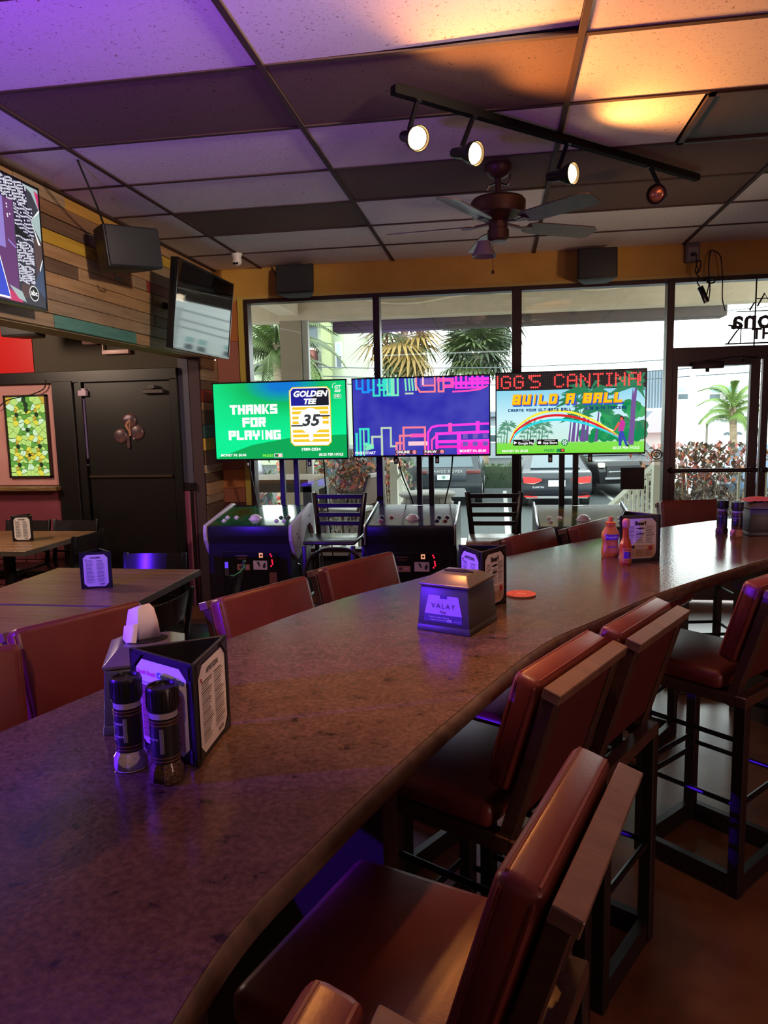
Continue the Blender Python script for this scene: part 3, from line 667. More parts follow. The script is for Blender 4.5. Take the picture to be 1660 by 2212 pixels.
DISP = mat('dispenser_black', srgb(66, 66, 68), 0.4); LID = mat('dispenser_lid', srgb(92, 84, 80), 0.3); SLOT = mat('slot_black', srgb(12, 11, 13), 0.3)
NAP = mat('paper_napkin', srgb(238, 228, 228), 0.8)
def dispenser(label, loc, rz, front, napkin):
    t = thing('napkin_dispenser', label, 'napkin dispenser', loc, rz, 'black tabletop napkin dispensers')
    def fr(hw0, hd0, z0, hw1, hd1, z1, g):
        vs = [(-hw0, -hd0, z0), (hw0, -hd0, z0), (hw0, hd0, z0), (-hw0, hd0, z0), (-hw1, -hd1, z1), (hw1, -hd1, z1), (hw1, hd1, z1), (-hw1, hd1, z1)]
        bv, bf = g._add(vs, [(3, 2, 1, 0), (4, 5, 6, 7), (0, 1, 5, 4), (1, 2, 6, 5), (2, 3, 7, 6), (3, 0, 4, 7)])
        bmesh.ops.bevel(g.bm, geom=list({e for f in bf for e in f.edges}), offset=.004, segments=2, profile=.5, affect='EDGES', material=-1); return g
    g = G(); fr(.084, .100, 0, .082, .099, .020, g); fr(.081, .098, .018, .074, .092, .128, g); g.obj('body', DISP, t)
    g = G(); fr(.077, .095, .129, .078, .096, .138, g); fr(.078, .096, .136, .050, .045, .158, g); ld = g.obj('lid', LID, t)
    g = G()
    if napkin:
        g.lathe([(.034, .157), (.036, .1595), (.0, .1600)], 24, mi=0, sx=1.25, sy=.9)
    else:
        pts = [(-.045, .0), (-.03, .010), (.0, .014), (.03, .011), (.048, .002), (.03, -.006), (.0, -.009), (-.03, -.007)]
        g.prism([(x * 1.0, y) for x, y in pts], .150, .1592, 'z', 0); g.tube(curve([(x, y, .1590) for x, y in pts + pts[:1]], 3), .0022, 6)
    g.obj('slot_ring', NAP if False else SLOT, ld)
    if front:
        a = math.atan2(.006, .11); Mx = Matrix.Translation((0, -.0985, .018)) @ Matrix.Rotation(-a, 4, 'X')
        g = G(); g.M = Mx; w0, w1 = .060, .046
        g.flat([(-w0, .012), (w0, .012), (w0 * .97, .034), (-w0 * .97, .034)], -.0010, 1); g.flat([(-w0 * .97, .034), (w0 * .97, .034), (w1, .088), (-w1, .088)], -.0010, 0)
        g.rect(-.010, .012, .080, .089, -.0014, 1)
        g.text('VALAY', 0, .058, .021, -.0016, 2, bold=-.0001, spacing=1.25); g.rect(-.018, .008, .0565, .0572, -.0017, 2); g.text('Nap', 0, .042, .012, -.0016, 2)
        g.text('Napkins reduce usage by', -.012, .026, .0062, -.0016, 3); g.text('at least a minimum of', -.014, .0185, .0062, -.0016, 3); g.text('25%', .020, .0185, .009, -.0016, 3, bold=.0003); g.text('VALAY.COM', .044, .0185, .004, -.0016, 3)
        g.obj('front_window', [mat('dispenser_card', srgb(168, 140, 206), 0.45), mat('card_strip', srgb(70, 60, 120), 0.45), mat('card_ink', srgb(34, 26, 70), 0.5), mat('card_pale', srgb(205, 200, 230), 0.5)], t, None)
        g = G(); g.M = Matrix.Rotation(PI / 2, 4, 'Z') @ Matrix.Translation((0, -.0785, .018)) @ Matrix.Rotation(-math.atan2(.007, .11), 4, 'X')
        g.flat([(-.034, .068), (.034, .068), (.030, .094), (-.030, .094)], -.0006, 0); g.text('VALAY', 0, .081, .016, -.0012, 1, spacing=1.2)
        g.obj('side_label', [mat('label_white', srgb(214, 210, 206), 0.5), mat('card_ink', srgb(34, 26, 70), 0.5)], t, None)
    if napkin:
        g = G(); P = [(-.040, .004, .160), (-.018, -.008, .160), (.010, -.002, .160), (.030, .006, .160), (-.036, -.004, .196), (-.012, -.012, .200), (.014, -.004, .198), (.026, .004, .196), (-.030, -.002, .224), (-.010, -.010, .232), (.012, -.002, .234), (.020, .004, .222)]
        g._add(P, [(0, 1, 5, 4), (1, 2, 6, 5), (2, 3, 7, 6), (4, 5, 9, 8), (5, 6, 10, 9), (6, 7, 11, 10)])
        g._add([(-.044, -.01, .166), (-.018, -.030, .152), (-.010, -.052, .120), (-.026, -.050, .124), (-.030, -.026, .150), (-.040, -.006, .192), (-.012, -.014, .196)], [(0, 1, 6, 5), (0, 4, 1), (1, 4, 3, 2)])
        o = g.obj('paper_napkin', NAP, None, 25); o.location = loc; o.rotation_euler = (0, 0, rz); tag(o, napkin, 'napkin')
        sm = o.modifiers.new('thick', 'SOLIDIFY'); sm.thickness = .0012
    return t
dispenser('black napkin dispenser lit violet on its front, label reading VALAY', (-.118, 2.068, ZB), math.radians(-22), True, None)
dispenser('black napkin dispenser behind the menu holder with a napkin sticking out of its top', (-.725, 1.365, ZB), math.radians(24), False, 'white paper napkin pulled up out of the near black dispenser')
dispenser('black napkin dispenser at the right photo edge with a pink napkin on top', (1.262, 3.775, ZB), math.radians(4), False, None)
g = G(); vs = []; fs = []; n = 10
rnd = random.Random(3)
for i in range(n + 1):
    for j in range(5):
        x = -.085 + .17 * i / n; y = -.05 + .1 * j / 4; e = max(abs(x) / .085, abs(y) / .05); vs.append((x, y, .018 * (1 - e ** 2) + rnd.uniform(-.0025, .0025) + .006))
for i in range(n):
    for j in range(4): a = i * 5 + j; fs.append((a, a + 5, a + 6, a + 1))
g._add(vs, fs); o = g.obj('folded_napkin', mat('pink_napkin', srgb(222, 122, 112), 0.8), None, 30); o.location = (1.262, 3.775, ZB + .158); o.rotation_euler = (0, 0, .2); tag(o, 'crumpled pink napkin lying on the dispenser at the right photo edge', 'napkin')

CAPB = mat('grinder_cap_black', srgb(20, 18, 20), 0.32); LABB = mat('grinder_label', srgb(26, 22, 28), 0.4); GOLD = mat('gold_line', srgb(168, 118, 84), 0.3, 0.7); PALET = mat('label_text', srgb(206, 196, 206), 0.5)
CLEAR = glass('clear_jar', (0.96, 0.96, 0.97), 0.0)
SALT = mottled('salt_crystals', srgb(206, 190, 204), srgb(238, 228, 236), 300, 0.7, bmp=0.4, bscale=300); PEP = mottled('peppercorns', srgb(48, 34, 28), srgb(150, 112, 80), 260, 0.7, bmp=.5, bscale=260); PSALT = mottled('pink_salt', srgb(206, 130, 104), srgb(238, 180, 150), 260, 0.7)
def grinder(label, loc, fill, words, rz=0.0, hang=False):
    t = thing('spice_grinder', label, 'spice grinder', loc, rz, 'black-capped spice grinders'); g = G()
    k = 12; prof = [(.026, 0), (.0285, .004), (.0285, .024), (.0235, .032), (.0235, .124), (.0255, .126), (.0255, .128)]
    g.lathe(prof, k * 2); g.obj('jar', CLEAR, t, 40)
    G().lathe([(.0, .0015), (.0279, .0018), (.0279, .0235), (.0230, .0315), (.0230, .036), (0, .036)], 24).obj('filling', fill, t)
    G().lathe([(.0242, .036), (.0242, .112)], 32).obj('label_band', LABB, t)
    for z in (.040, .046, .103, .109): G().lathe([(.0238, z), (.0247, z), (.0247, z + .0015), (.0238, z + .0015)], 32).obj('gold_ring', GOLD, t)
    G().lathe([(.0236, .114), (.0236, .124)], 24).obj('collar', mat('grey_collar', srgb(150, 138, 150), 0.35), t)
    g = G(); g.lathe([(.026, .127), (.0265, .13), (.0265, .163), (.025, .167), (.021, .167), (.020, .163), (0, .163)], 28)
    for j in range(28):
        a = 2 * PI * j / 28; g.box(.0262 * math.cos(a) - .0008, .0262 * math.cos(a) + .0008, .0262 * math.sin(a) - .0008, .0262 * math.sin(a) + .0008, .131, .162)
    g.obj('cap', CAPB, t, 40)
    g = G(); r = .0246
    def curved(txt, ang, z, size):
        gg = G(); gg.text(txt, 0, 0, size, 0, 0, 'CENTER')
        for vv in gg.bm.verts: a = ang + vv.co.x / r; vv.co = Vector((r * math.cos(a), r * math.sin(a), z + vv.co.z))
        me = gg.mesh('x', PALET, None); g.bm.from_mesh(me); bpy.data.meshes.remove(me)
    for i, (txt, z) in enumerate(words): curved(txt, -PI / 2 - .75, z, .0075)
    for q in (-.12, -.06, .0, .06, .12): 
        a = -PI / 2 + .25 + q; g.poly([(r * math.cos(a + d), r * math.sin(a + d), z) for d, z in ((-.008, .055), (.008, .055), (.008, .098), (-.008, .098))])
    g.obj('label_text', PALET, t, None)
grinder('black-capped salt grinder with white salt in its foot, left of the pepper grinder', (-.644, 1.132, ZB), SALT, [('Mediterranean', .089), ('Sea', .083), ('Mediterranean', .066), ('Salt', .060)])
grinder('black-capped pepper grinder in front of the Concoctions menu', (-.560, 1.098, ZB), PEP, [('Peppercorn', .080)])
grinder('black-capped grinder with pink salt beside the dispenser at the right photo edge', (1.132, 3.672, ZB), PSALT, [('HIMALAYAN', .09), ('PINK', .08)])
grinder('black-capped grinder at the far right, left of the pink salt grinder', (1.085, 3.745, ZB), PEP, [('PEPPER', .09)])

MUST = mat('mustard_yellow', srgb(224, 156, 26), 0.38)
t = thing('mustard_bottle', 'yellow squeeze mustard bottle left of the hot sauce on the bar', 'mustard bottle', (.466, 3.135, ZB), math.radians(10))
G().lathe([(.030, 0), (.034, .006), (.034, .030), (.031, .05), (.031, .07), (.035, .088), (.032, .105), (.019, .128), (.018, .132)], 28, sx=1.1, sy=.75).obj('body', MUST, t, 50)
G().lathe([(.020, .130), (.021, .134), (.021, .146), (.019, .148), (.010, .150), (.0095, .164), (.006, .170), (0, .170)], 24).obj('cap', mat('mustard_cap', srgb(214, 134, 26), 0.4), t)
def wraptext(parent, name, specs, R, sx, sy, mats):
    g = G()
    for kind, a0, a1, z0, z1, mi, txt, size, off in specs:
        if kind == 'q':
            N = 8
            for i in range(N):
                p, q = a0 + (a1 - a0) * i / N, a0 + (a1 - a0) * (i + 1) / N; rr_ = R + off
                g.poly([(rr_ * sx * math.cos(p), rr_ * sy * math.sin(p), z0), (rr_ * sx * math.cos(q), rr_ * sy * math.sin(q), z0), (rr_ * sx * math.cos(q), rr_ * sy * math.sin(q), z1), (rr_ * sx * math.cos(p), rr_ * sy * math.sin(p), z1)], mi)
        else:
            gg = G(); gg.text(txt, 0, 0, size, 0, mi, bold=.0004)
            for vv in gg.bm.verts: a = a0 + vv.co.x / R; rr_ = R + off; vv.co = Vector((rr_ * sx * math.cos(a), rr_ * sy * math.sin(a), z0 + vv.co.z))
            me = gg.mesh('x', mats, None); g.bm.from_mesh(me); bpy.data.meshes.remove(me)
    return g.obj(name, mats, parent, None)
wraptext(t, 'label', [('q', -PI / 2 - .7, -PI / 2 + .75, .074, .097, 0, '', 0, .0008), ('t', -PI / 2, 0, .086, 0, 1, "French's", .0135, .0022), ('q', -PI / 2 - .35, -PI / 2 + .35, .020, .066, 2, '', 0, .0008), ('t', -PI / 2, 0, .045, 0, 0, 'MUSTARD', .008, .0022)], .035, 1.1, .75,
         [mat('label_violet', srgb(92, 46, 150), 0.4), mat('label_white', srgb(214, 210, 206), 0.5), mat('label_amber', srgb(222, 150, 60), 0.45)])
t = thing('hot_sauce_bottle', 'small amber hot sauce bottle with a peach cap before the lilac drinks menu', 'hot sauce bottle', (.500, 2.968, ZB), math.radians(12))
G().lathe([(.023, 0), (.025, .004), (.025, .078), (.022, .088), (.013, .112), (.011, .150), (.012, .152)], 8).obj('bottle', mat('hot_sauce_amber', srgb(196, 92, 34), 0.22), t, 25)
G().lathe([(.012, .150), (.014, .153), (.0145, .166), (.015, .172), (.0125, .180), (.007, .185), (0, .186)], 20).obj('cap', mat('peach_wood_cap', srgb(218, 140, 112), 0.5), t, 60)
wraptext(t, 'label', [('q', -PI / 2 - .8, -PI / 2 + .8, .012, .070, 0, '', 0, .0004), ('q', -PI / 2 - .55, -PI / 2 + .55, .028, .056, 1, '', 0, .0008), ('t', -PI / 2, 0, .063, 0, 2, 'Cholula', .010, .0014), ('t', -PI / 2, 0, .019, 0, 2, 'HOT SAUCE', .005, .0014)], .025, 1, 1, [mat('label_amber', srgb(222, 150, 60), 0.45), mat('label_violet', srgb(92, 46, 150), 0.4), mat('red_print', srgb(170, 50, 50), 0.6)])
CO = [mat('coaster_orange_red', srgb(222, 72, 44), 0.5), mat('coaster_card', srgb(196, 170, 150), 0.7), mat('coaster_pale', srgb(240, 150, 110), 0.5)]
for k in range(2):
    g = G(); g.lathe([(.049, 0), (.05, .0004), (.05, .0016), (0, .0016)], 40, mi=1); g.lathe([(.0495, .0017), (0, .00172)], 40, mi=0)
    if k:
        for r_ in (.038, .030): 
            for i in range(18):
                if (i * 7 + int(r_ * 1000)) % 5 == 0: continue
                p, q = 2 * PI * i / 18, 2 * PI * (i + .8) / 18; g.poly([(r_ * math.cos(p), r_ * math.sin(p), .0020), ((r_ + .003) * math.cos(p), (r_ + .003) * math.sin(p), .0020), ((r_ + .003) * math.cos(q), (r_ + .003) * math.sin(q), .0020), (r_ * math.cos(q), r_ * math.sin(q), .0020)], 2)
        g.poly([(-.018, -.006, .0020), (.016, -.012, .0020), (.020, .004, .0020), (-.012, .012, .0020)], 2)
    o = g.obj('coaster', CO, None, 30); o.location = (.072 + .002 * k, 2.435, ZB + .003 * k + .0002)
    tag(o, ['lower round coaster under the orange one beside the napkin dispenser', 'round orange-red cardboard coaster on top of its stack on the bar'][k], 'coaster', 'round coasters on the bar')
# ================================================================= SCREENS
BEZ = mat('screen_bezel', srgb(18, 17, 20), 0.28)
def E(r, g, b, s=1.0): return glow('glow_%d_%d_%d_%d' % (r, g, b, int(s * 100)), srgb(r, g, b), s)
def tv(label, cat, loc, rz, w_, h_, tilt=0.0, group=None, thick=.05):
    t = thing('television', label, cat, loc, 0, group); t.rotation_euler = Euler((tilt, 0, rz), 'XYZ')
    g = G(); g.box(-w_ / 2, w_ / 2, .004, thick, -h_ / 2, h_ / 2, bev=.004, seg=1)
    b = .009
    for a, bb, c, d in ((-w_ / 2, w_ / 2, h_ / 2 - b, h_ / 2), (-w_ / 2, w_ / 2, -h_ / 2, -h_ / 2 + b * 1.6), (-w_ / 2, -w_ / 2 + b, -h_ / 2, h_ / 2), (w_ / 2 - b, w_ / 2, -h_ / 2, h_ / 2)): g.box(a, bb, -.004, .006, c, d)
    g.box(-w_ * .3, w_ * .3, thick, thick + .03, -h_ * .4, h_ * .15)
    g.obj('bezel', BEZ, t); return t
def screen(t, w_, h_, m, name='screen'):
    return G().rect(-w_ / 2, w_ / 2, -h_ / 2, h_ / 2, .0005).obj(name, m, t, None)
def emap(name, fn):
    m = bpy.data.materials.new(name); m.use_nodes = True; b = bsdf(m); b.inputs['Base Color'].default_value = (.01, .01, .01, 1); b.inputs['Roughness'].default_value = .25
    b.inputs['Emission Strength'].default_value = EMIT_SCALE; m.node_tree.links.new(fn(m), b.inputs['Emission Color']); return m
def octa(g, x0, x1, z0, z1, c, y, mi): g.flat([(x0 + c, z0), (x1 - c, z0), (x1, z0 + c), (x1, z1 - c), (x1 - c, z1), (x0 + c, z1), (x0, z1 - c), (x0, z0 + c)], y, mi)
GT = 'game televisions on stands'
# --- green screen
W1, H1 = 1.165, .662
t1 = tv('television with a green screen reading THANKS FOR PLAYING', 'television', (-1.822, 5.95, 1.665), 0, W1, H1, group=GT)
def gs(m):
    v = coords(m); sp = m.node_tree.nodes.new('ShaderNodeVectorMath'); sp.operation = 'DISTANCE'; sp.inputs[1].default_value = (.02, 0, .36); mp = m.node_tree.nodes.new('ShaderNodeVectorMath'); mp.operation = 'MULTIPLY'; mp.inputs[1].default_value = (1, 0, 2.2)
    m.node_tree.links.new(v, mp.inputs[0]); m2 = m.node_tree.nodes.new('ShaderNodeVectorMath'); m2.operation = 'DISTANCE'; m2.inputs[1].default_value = (.03, 0, .66); m.node_tree.links.new(mp.outputs[0], m2.inputs[0])
    return ramp(m, m2.outputs['Value'], [(0.10, srgb(0, 120, 214)), (0.34, srgb(0, 186, 96)), (0.62, srgb(0, 224, 132)), (1.0, srgb(0, 240, 150))])
screen(t1, W1 - .018, H1 - .024, emap('green_screen_picture', gs))
g = G(); A = [E(255, 255, 255, 1.15), E(30, 30, 150), E(24, 26, 40), E(248, 204, 40), E(52, 56, 60), E(0, 168, 84), E(10, 110, 60), E(250, 110, 120), E(140, 250, 60)]
g.flat([(-.25, -.20), (.05, -.15), (.30, -.13), (.573, -.125), (.573, -.318), (-.573, -.318), (-.573, -.31)], -.0004, 5)
for s, z in (('THANKS', .100), ('FOR', -.008), ('PLAYING', -.116)): g.block(s, -.225, z, .080, -.001, 0, w=.80, gap=.085)
octa(g, .09, .445, -.215, .275, .03, -.0008, 3); octa(g, .097, .438, -.208, .268, .027, -.0010, 0)
g.flat([(.105, .12), (.43, .12), (.43, .24), (.41, .262), (.125, .262), (.105, .24)], -.0012, 1); g.flat([(.24, .12), (.43, .12), (.43, .24), (.41, .262), (.34, .262)], -.0013, 2)
g.text('GOLDEN', .268, .215, .066, -.0016, 0, bold=.0028, shear=.25, sx=1.08); g.text('TEE', .262, .152, .060, -.0016, 0, bold=.0028, shear=.25, sx=1.1)
for z in (.098, .062, .020, -.020, -.092, -.130, -.170): g.rect(.112, .424, z - .012, z + .012, -.0012, 3)
g.disc(.268, -.005, .105, -.0014, 0, 32); g.flat([(.24, -.19), (.296, -.19), (.31, -.205), (.23, -.205)], -.0014, 0); g.disc(.268, -.13, .02, -.0014, 0); g.disc(.268, -.155, .02, -.0014, 0)
g.rect(.32, .436, .027, .040, -.0018, 4); g.rect(.10, .20, -.052, -.039, -.0018, 4); g.text('35', .266, -.006, .130, -.0018, 4, bold=.004, shear=.2, sx=1.15); g.text('TH', .400, -.035, .028, -.002, 3)
g.text('1989-2024', .262, -.245, .034, -.001, 0, bold=.001, sx=1.15); g.text('MONEY IN: $0.00', -.42, -.285, .030, -.001, 0, bold=.0006); g.text('PRIZES', -.115, -.293, .032, -.001, 8, bold=.0006)
g.rect(-.058, .012, -.306, -.276, -.001, 0); g.rect(-.054, -.025, -.303, -.279, -.0014, 6); g.rect(-.025, .008, -.303, -.279, -.0014, 7); g.disc(-.008, -.291, .010, -.0016, 0); g.text('$0.25 PER HOLE', .435, -.290, .030, -.001, 0, bold=.0006)
g.text('GT', .505, .265, .040, -.001, 0, bold=.001, shear=.2); g.text('2025', .505, .235, .026, -.001, 0, bold=.0006, shear=.2); octa(g, .475, .535, .175, .208, .003, -.001, 0); octa(g, .478, .532, .178, .205, .003, -.0013, 5); g.text('HD', .505, .1915, .026, -.0016, 0, bold=.0008)
g.ring(.49, .272, .026, .029, -.001, 0, 12, 1.4, 3.6)
g.obj('screen_picture', A, t1, None)
# --- neon pipe screen
W2, H2 = 1.122, .645
t2 = tv('television with a dark blue screen of pink and teal neon outlines', 'television', (-.625, 5.90, 1.672), 0, W2, H2, group=GT)
def bs(m):
    v = coords(m, (1, 1, 1)); return ramp(m, noise(m, v, 3.5, 2), [(0.35, srgb(42, 40, 170)), (0.65, srgb(70, 72, 184))])
screen(t2, W2 - .018, H2 - .024, emap('blue_screen_picture', bs))
NC = [E(30, 150, 255), E(60, 225, 200), E(130, 235, 190), E(190, 210, 190), E(255, 130, 150), E(255, 80, 180, 1.1), E(255, 60, 220, 1.1), E(255, 190, 200, 1.2), E(255, 255, 255, 1.1), E(90, 40, 60), E(230, 40, 60), E(120, 90, 190), E(255, 40, 190, 1.1)]
g = G()
def pipe(pts, wd, mi, y=-.001):
    for (x0, z0), (x1, z1) in zip(pts[:-1], pts[1:]):
        if abs(x0 - x1) < 1e-6: g.rect(x0 - wd / 2, x0 + wd / 2, min(z0, z1) - wd / 2, max(z0, z1) + wd / 2, y, mi)
        elif abs(z0 - z1) < 1e-6: g.rect(min(x0, x1) - wd / 2, max(x0, x1) + wd / 2, z0 - wd / 2, z0 + wd / 2, y, mi)
        else:
            d = Vector((x1 - x0, z1 - z0)).normalized() * wd / 2; g.flat([(x0 - d.y, z0 + d.x), (x0 + d.y, z0 - d.x), (x1 + d.y, z1 - d.x), (x1 - d.y, z1 + d.x)], y, mi)
T, B = .308, -.305
for i, (x, d, c) in enumerate([(-.49, .07, 0), (-.44, .10, 0), (-.395, .085, 0), (-.35, .13, 1), (-.30, .085, 1), (-.265, .13, 1), (-.235, .12, 2), (-.20, .13, 2)]):
    pipe([(x - .03, T), (x - .03, T - d), (x + .02, T - d), (x + .02, T)], .016, c)
pipe([(-.35, T - .045), (-.28, T - .05)], .02, 1); pipe([(-.30, T - .02), (-.27, T - .02)], .02, 1)
for x in (-.12, -.09, -.065, -.04): pipe([(x, T), (x + .008, T - .10)], .014, 2 if x < -.06 else 3)
pipe([(-.115, T - .12), (-.06, T - .12)], .014, 3)
pipe([(-.03, T), (-.03, T - .06), (0, T - .11), (.12, T - .11), (.12, T)], .014, 4); g.rect(0, .11, T - .07, T - .005, -.0008, 11); pipe([(.03, T - .06), (.12, T - .06)], .012, 4); pipe([(.025, T), (.025, T - .05)], .014, 7)
pipe([(.15, T), (.15, T - .11), (.19, T - .11), (.19, T)], .015, 4); pipe([(.15, T - .02), (.26, T - .02), (.26, T - .07), (.20, T - .07)], .028, 5)
for x in (.29, .33, .37, .42, .46, .50): pipe([(x, T), (x, T - .085)], .018, 6)
pipe([(.28, T - .05), (.55, T - .05)], .026, 6); pipe([(.26, T - .115), (.40, T - .11), (.48, T - .10), (.54, T - .075)], .014, 5); pipe([(.30, T - .085), (.50, T - .085)], .016, 6); pipe([(.40, T - .02), (.55, T - .02)], .024, 6)
pipe([(-.50, B), (-.50, -.09), (-.43, -.09), (-.43, -.21), (-.47, -.21)], .018, 1); pipe([(-.53, B), (-.53, -.13)], .02, 1); pipe([(-.47, B), (-.47, -.10)], .012, 2)
pipe([(-.40, -.21), (-.40, -.155), (-.32, -.155), (-.32, B)], .018, 3); pipe([(-.32, -.14), (-.32, -.085), (-.245, -.085), (-.245, -.235), (-.20, -.235)], .016, 3); pipe([(-.46, -.215), (-.39, -.235), (-.46, -.255)], .03, 2)
pipe([(-.14, B), (-.14, -.085), (.035, -.085), (.035, B)], .016, 4); pipe([(-.17, B), (-.17, -.15), (-.08, -.15)], .016, 4); pipe([(-.20, B), (-.20, -.21), (-.16, -.21)], .018, 4); pipe([(-.07, -.15), (.03, -.15)], .030, 5); pipe([(-.085, -.215), (.04, -.215)], .034, 7)
pipe([(.06, B), (.06, -.13), (.09, -.085), (.14, -.075), (.55, -.065)], .018, 6); pipe([(.09, B), (.09, -.19), (.13, -.15)], .016, 5); pipe([(.13, -.25), (.13, -.14), (.55, -.13)], .022, 6)
pipe([(.12, -.205), (.55, -.20)], .024, 6); pipe([(.13, -.245), (.55, -.245)], .020, 12); pipe([(.24, -.11), (.24, -.07)], .03, 5); pipe([(.31, B), (.31, -.14)], .034, 6); pipe([(.46, -.13), (.46, -.06)], .03, 6); g.rect(.33, .552, B, -.21, -.0008, 12)
for x in (.36, .44, .52):
    for z in (-.165, -.225): g.rect(x - .02, x + .02, z - .018, z + .018, -.0014, 11)
g.text('PRESS START', -.46, -.287, .030, -.002, 8, bold=.0006)
for x, s in ((-.135, 'ONLINE'), (.09, 'P-IN-W')):
    octa(g, x - .075, x + .105, -.300, -.268, .006, -.0018, 9); g.text(s, x - .012, -.284, .030, -.0024, 8, bold=.001); g.disc(x + .082, -.284, .015, -.0022, 7); g.disc(x + .082, -.284, .011, -.0024, 10); g.disc(x + .082, -.284, .005, -.0026, 7)
g.text('MONEY IN: $0.00', .42, -.282, .028, -.002, 8, bold=.0006)
g.obj('screen_picture', NC, t2, None)
# --- golf screen with LED strip
W3, H3 = 1.122, .640
t3 = tv("television showing a red dotted CANTINA banner over a golf advert", 'television', (.537, 5.75, 1.676), 0, W3, H3, group=GT)
def ss(m):
    v = coords(m); s = m.node_tree.nodes.new('ShaderNodeSeparateXYZ'); m.node_tree.links.new(v, s.inputs[0])
    mr = m.node_tree.nodes.new('ShaderNodeMapRange'); mr.inputs[1].default_value = -.31; mr.inputs[2].default_value = .18; m.node_tree.links.new(s.outputs['Z'], mr.inputs[0])
    return ramp(m, mr.outputs[0], [(0.0, srgb(120, 224, 60)), (.17, srgb(130, 226, 80)), (.20, srgb(208, 240, 228)), (.55, srgb(206, 244, 250)), (1.0, srgb(140, 214, 240))])
screen(t3, W3 - .018, H3 - .024, emap('golf_screen_picture', ss))
SC = [E(30, 26, 28), E(70, 64, 70), E(255, 70, 70, 1.4), E(255, 190, 20, 1.1), E(240, 140, 20), E(30, 90, 200), E(0, 60, 120), E(250, 240, 60), E(230, 30, 40), E(40, 220, 230), E(40, 130, 90), E(110, 80, 150), E(20, 20, 24), E(255, 255, 255), E(20, 140, 80), E(40, 70, 180), E(200, 50, 160), E(60, 170, 100), E(240, 90, 80), E(160, 240, 130), E(90, 150, 120), E(250, 250, 250)]
g = G(); X = W3 / 2 - .009
g.rect(-X, X, .178, .3085, -.0008, 0)
FONT = {'G': '01110 10001 10000 10111 10001 10001 01110', "'": '00110 00100 00000 00000 00000 00000 00000', 'S': '01111 10000 10000 01110 00001 00001 11110', 'C': '01110 10001 10000 10000 10000 10001 01110', 'A': '01110 10001 10001 11111 10001 10001 10001', 'N': '10001 11001 10101 10101 10011 10001 10001', 'T': '11111 00100 00100 00100 00100 00100 00100', 'I': '01110 00100 00100 00100 00100 00100 01110', '!': '00100 00100 00100 00100 00100 00000 00100', ' ': '00000 00000 00000 00000 00000 00000 00000'}
NXc, NZc = 69, 9; px = 2 * X / NXc; pz = .130 / NZc; lit = set(); cx = 1
def putc(ch, cx, cut=0):
    for r, row in enumerate(FONT[ch].split()):
        for c, b in enumerate(row):
            if b == '1' and c >= cut: lit.add((cx + c - cut, r))
for r in range(7):
    if r in (0, 3, 6): pass
    lit.add((0, r))
for ch, x0 in zip("GG'S CANTINA!", (2, 8, 13, 16, 22, 27, 33, 39, 45, 50, 55, 61, 64)): putc(ch, x0 if ch != '!' else 64)
for i in range(NXc):
    for j in range(NZc):
        x = -X + (i + .5) * px; z = .3085 - (j + .5) * pz; on = (i, j - 1) in lit; r_ = px * (.47 if on else .22)
        g.disc(x, z, r_, -.0014, 2 if on else 1, 8 if on else 4)
def palm(x, z, s, mi=10, tr=11):
    g.flat([(x - .06 * s, z), (x + .03 * s, z), (x + .09 * s, z + s), (x + .05 * s, z + s)], -.0011, tr)
    for k in range(9):
        a = PI * (k - .6) / 7.2; tx, tz = min(X, x + .07 * s + .55 * s * math.cos(a)), z + s + .36 * s * math.sin(a) - .14 * s * abs(math.cos(a))
        g.flat([(x + .04 * s, z + s), (x + .10 * s, z + s), ((x + .07 * s + tx) / 2 + .02 * s, (z + s + tz) / 2 + .12 * s), (tx, tz), ((x + .07 * s + tx) / 2, (z + s + tz) / 2)], -.0012, mi)
for i in range(14): palm(-.54 + i * .022 + (.09 if i > 3 else 0), -.225, .05 + .03 * ((i * 5) % 4), 20, 20)
rnd = random.Random(5)
for i in range(26): g.disc(.10 + rnd.random() * .44, -.20 + rnd.random() * .05, .035, -.0010, 14, 9)
for i in range(30): g.disc(.26 + rnd.random() * .28, -.17 + rnd.random() * (.12 + .06 * (i % 3)), .045, -.0010, (10, 17, 14)[i % 3], 9)
for x, z, s in ((.06, -.22, .20), (.13, -.215, .26), (.00, -.22, .17), (.20, -.22, .23), (.03, -.22, .31)): palm(x, z, s)
palm(.455, -.235, .42); palm(.10, -.22, .37)
g.flat([(.44, -.25), (.475, -.25), (.485, .05), (.46, .18), (.45, .05)], -.0013, 11)
for a, hh, mi in (((-.455, -.215), .105, 7), ((-.45, -.213), .075, 8), ((-.44, -.211), .045, 9)):
    pts = []
    for k in range(25):
        q = k / 24; x = a[0] + (.385 - a[0]) * q; z = -.20 + 4 * (hh + .085) * (q ** .75) * (1 - q) ** 1.05 * .98 + (-.02 if q == 0 else 0); pts.append((x, z))
    for (p, q2) in zip(pts[:-1], pts[1:]): g.flat([(p[0], p[1] - .009), (q2[0], q2[1] - .009), (q2[0], q2[1] + .009), (p[0], p[1] + .009)], -.0018, mi)
for dx, dz, mi in ((.010, -.012, 5), (.005, -.006, 5), (0, 0, 4), (0, .002, 3)):
    g.block('BUILD A BALL', -.02 + dx, .108 + dz, .080 if mi != 3 else .072, -.0022 - .0002 * [5, 4, 3].index(mi), mi, w=.82, gap=.13 if mi != 3 else .235, shear=.12)
g.block('CREATE YOUR ULTIMATE BALL', -.225, .028, .022, -.0024, 6, w=.74, gap=.18); g.block('NOW WITH TRACERS', .268, .032, .022, -.0024, 6, w=.74, gap=.18)
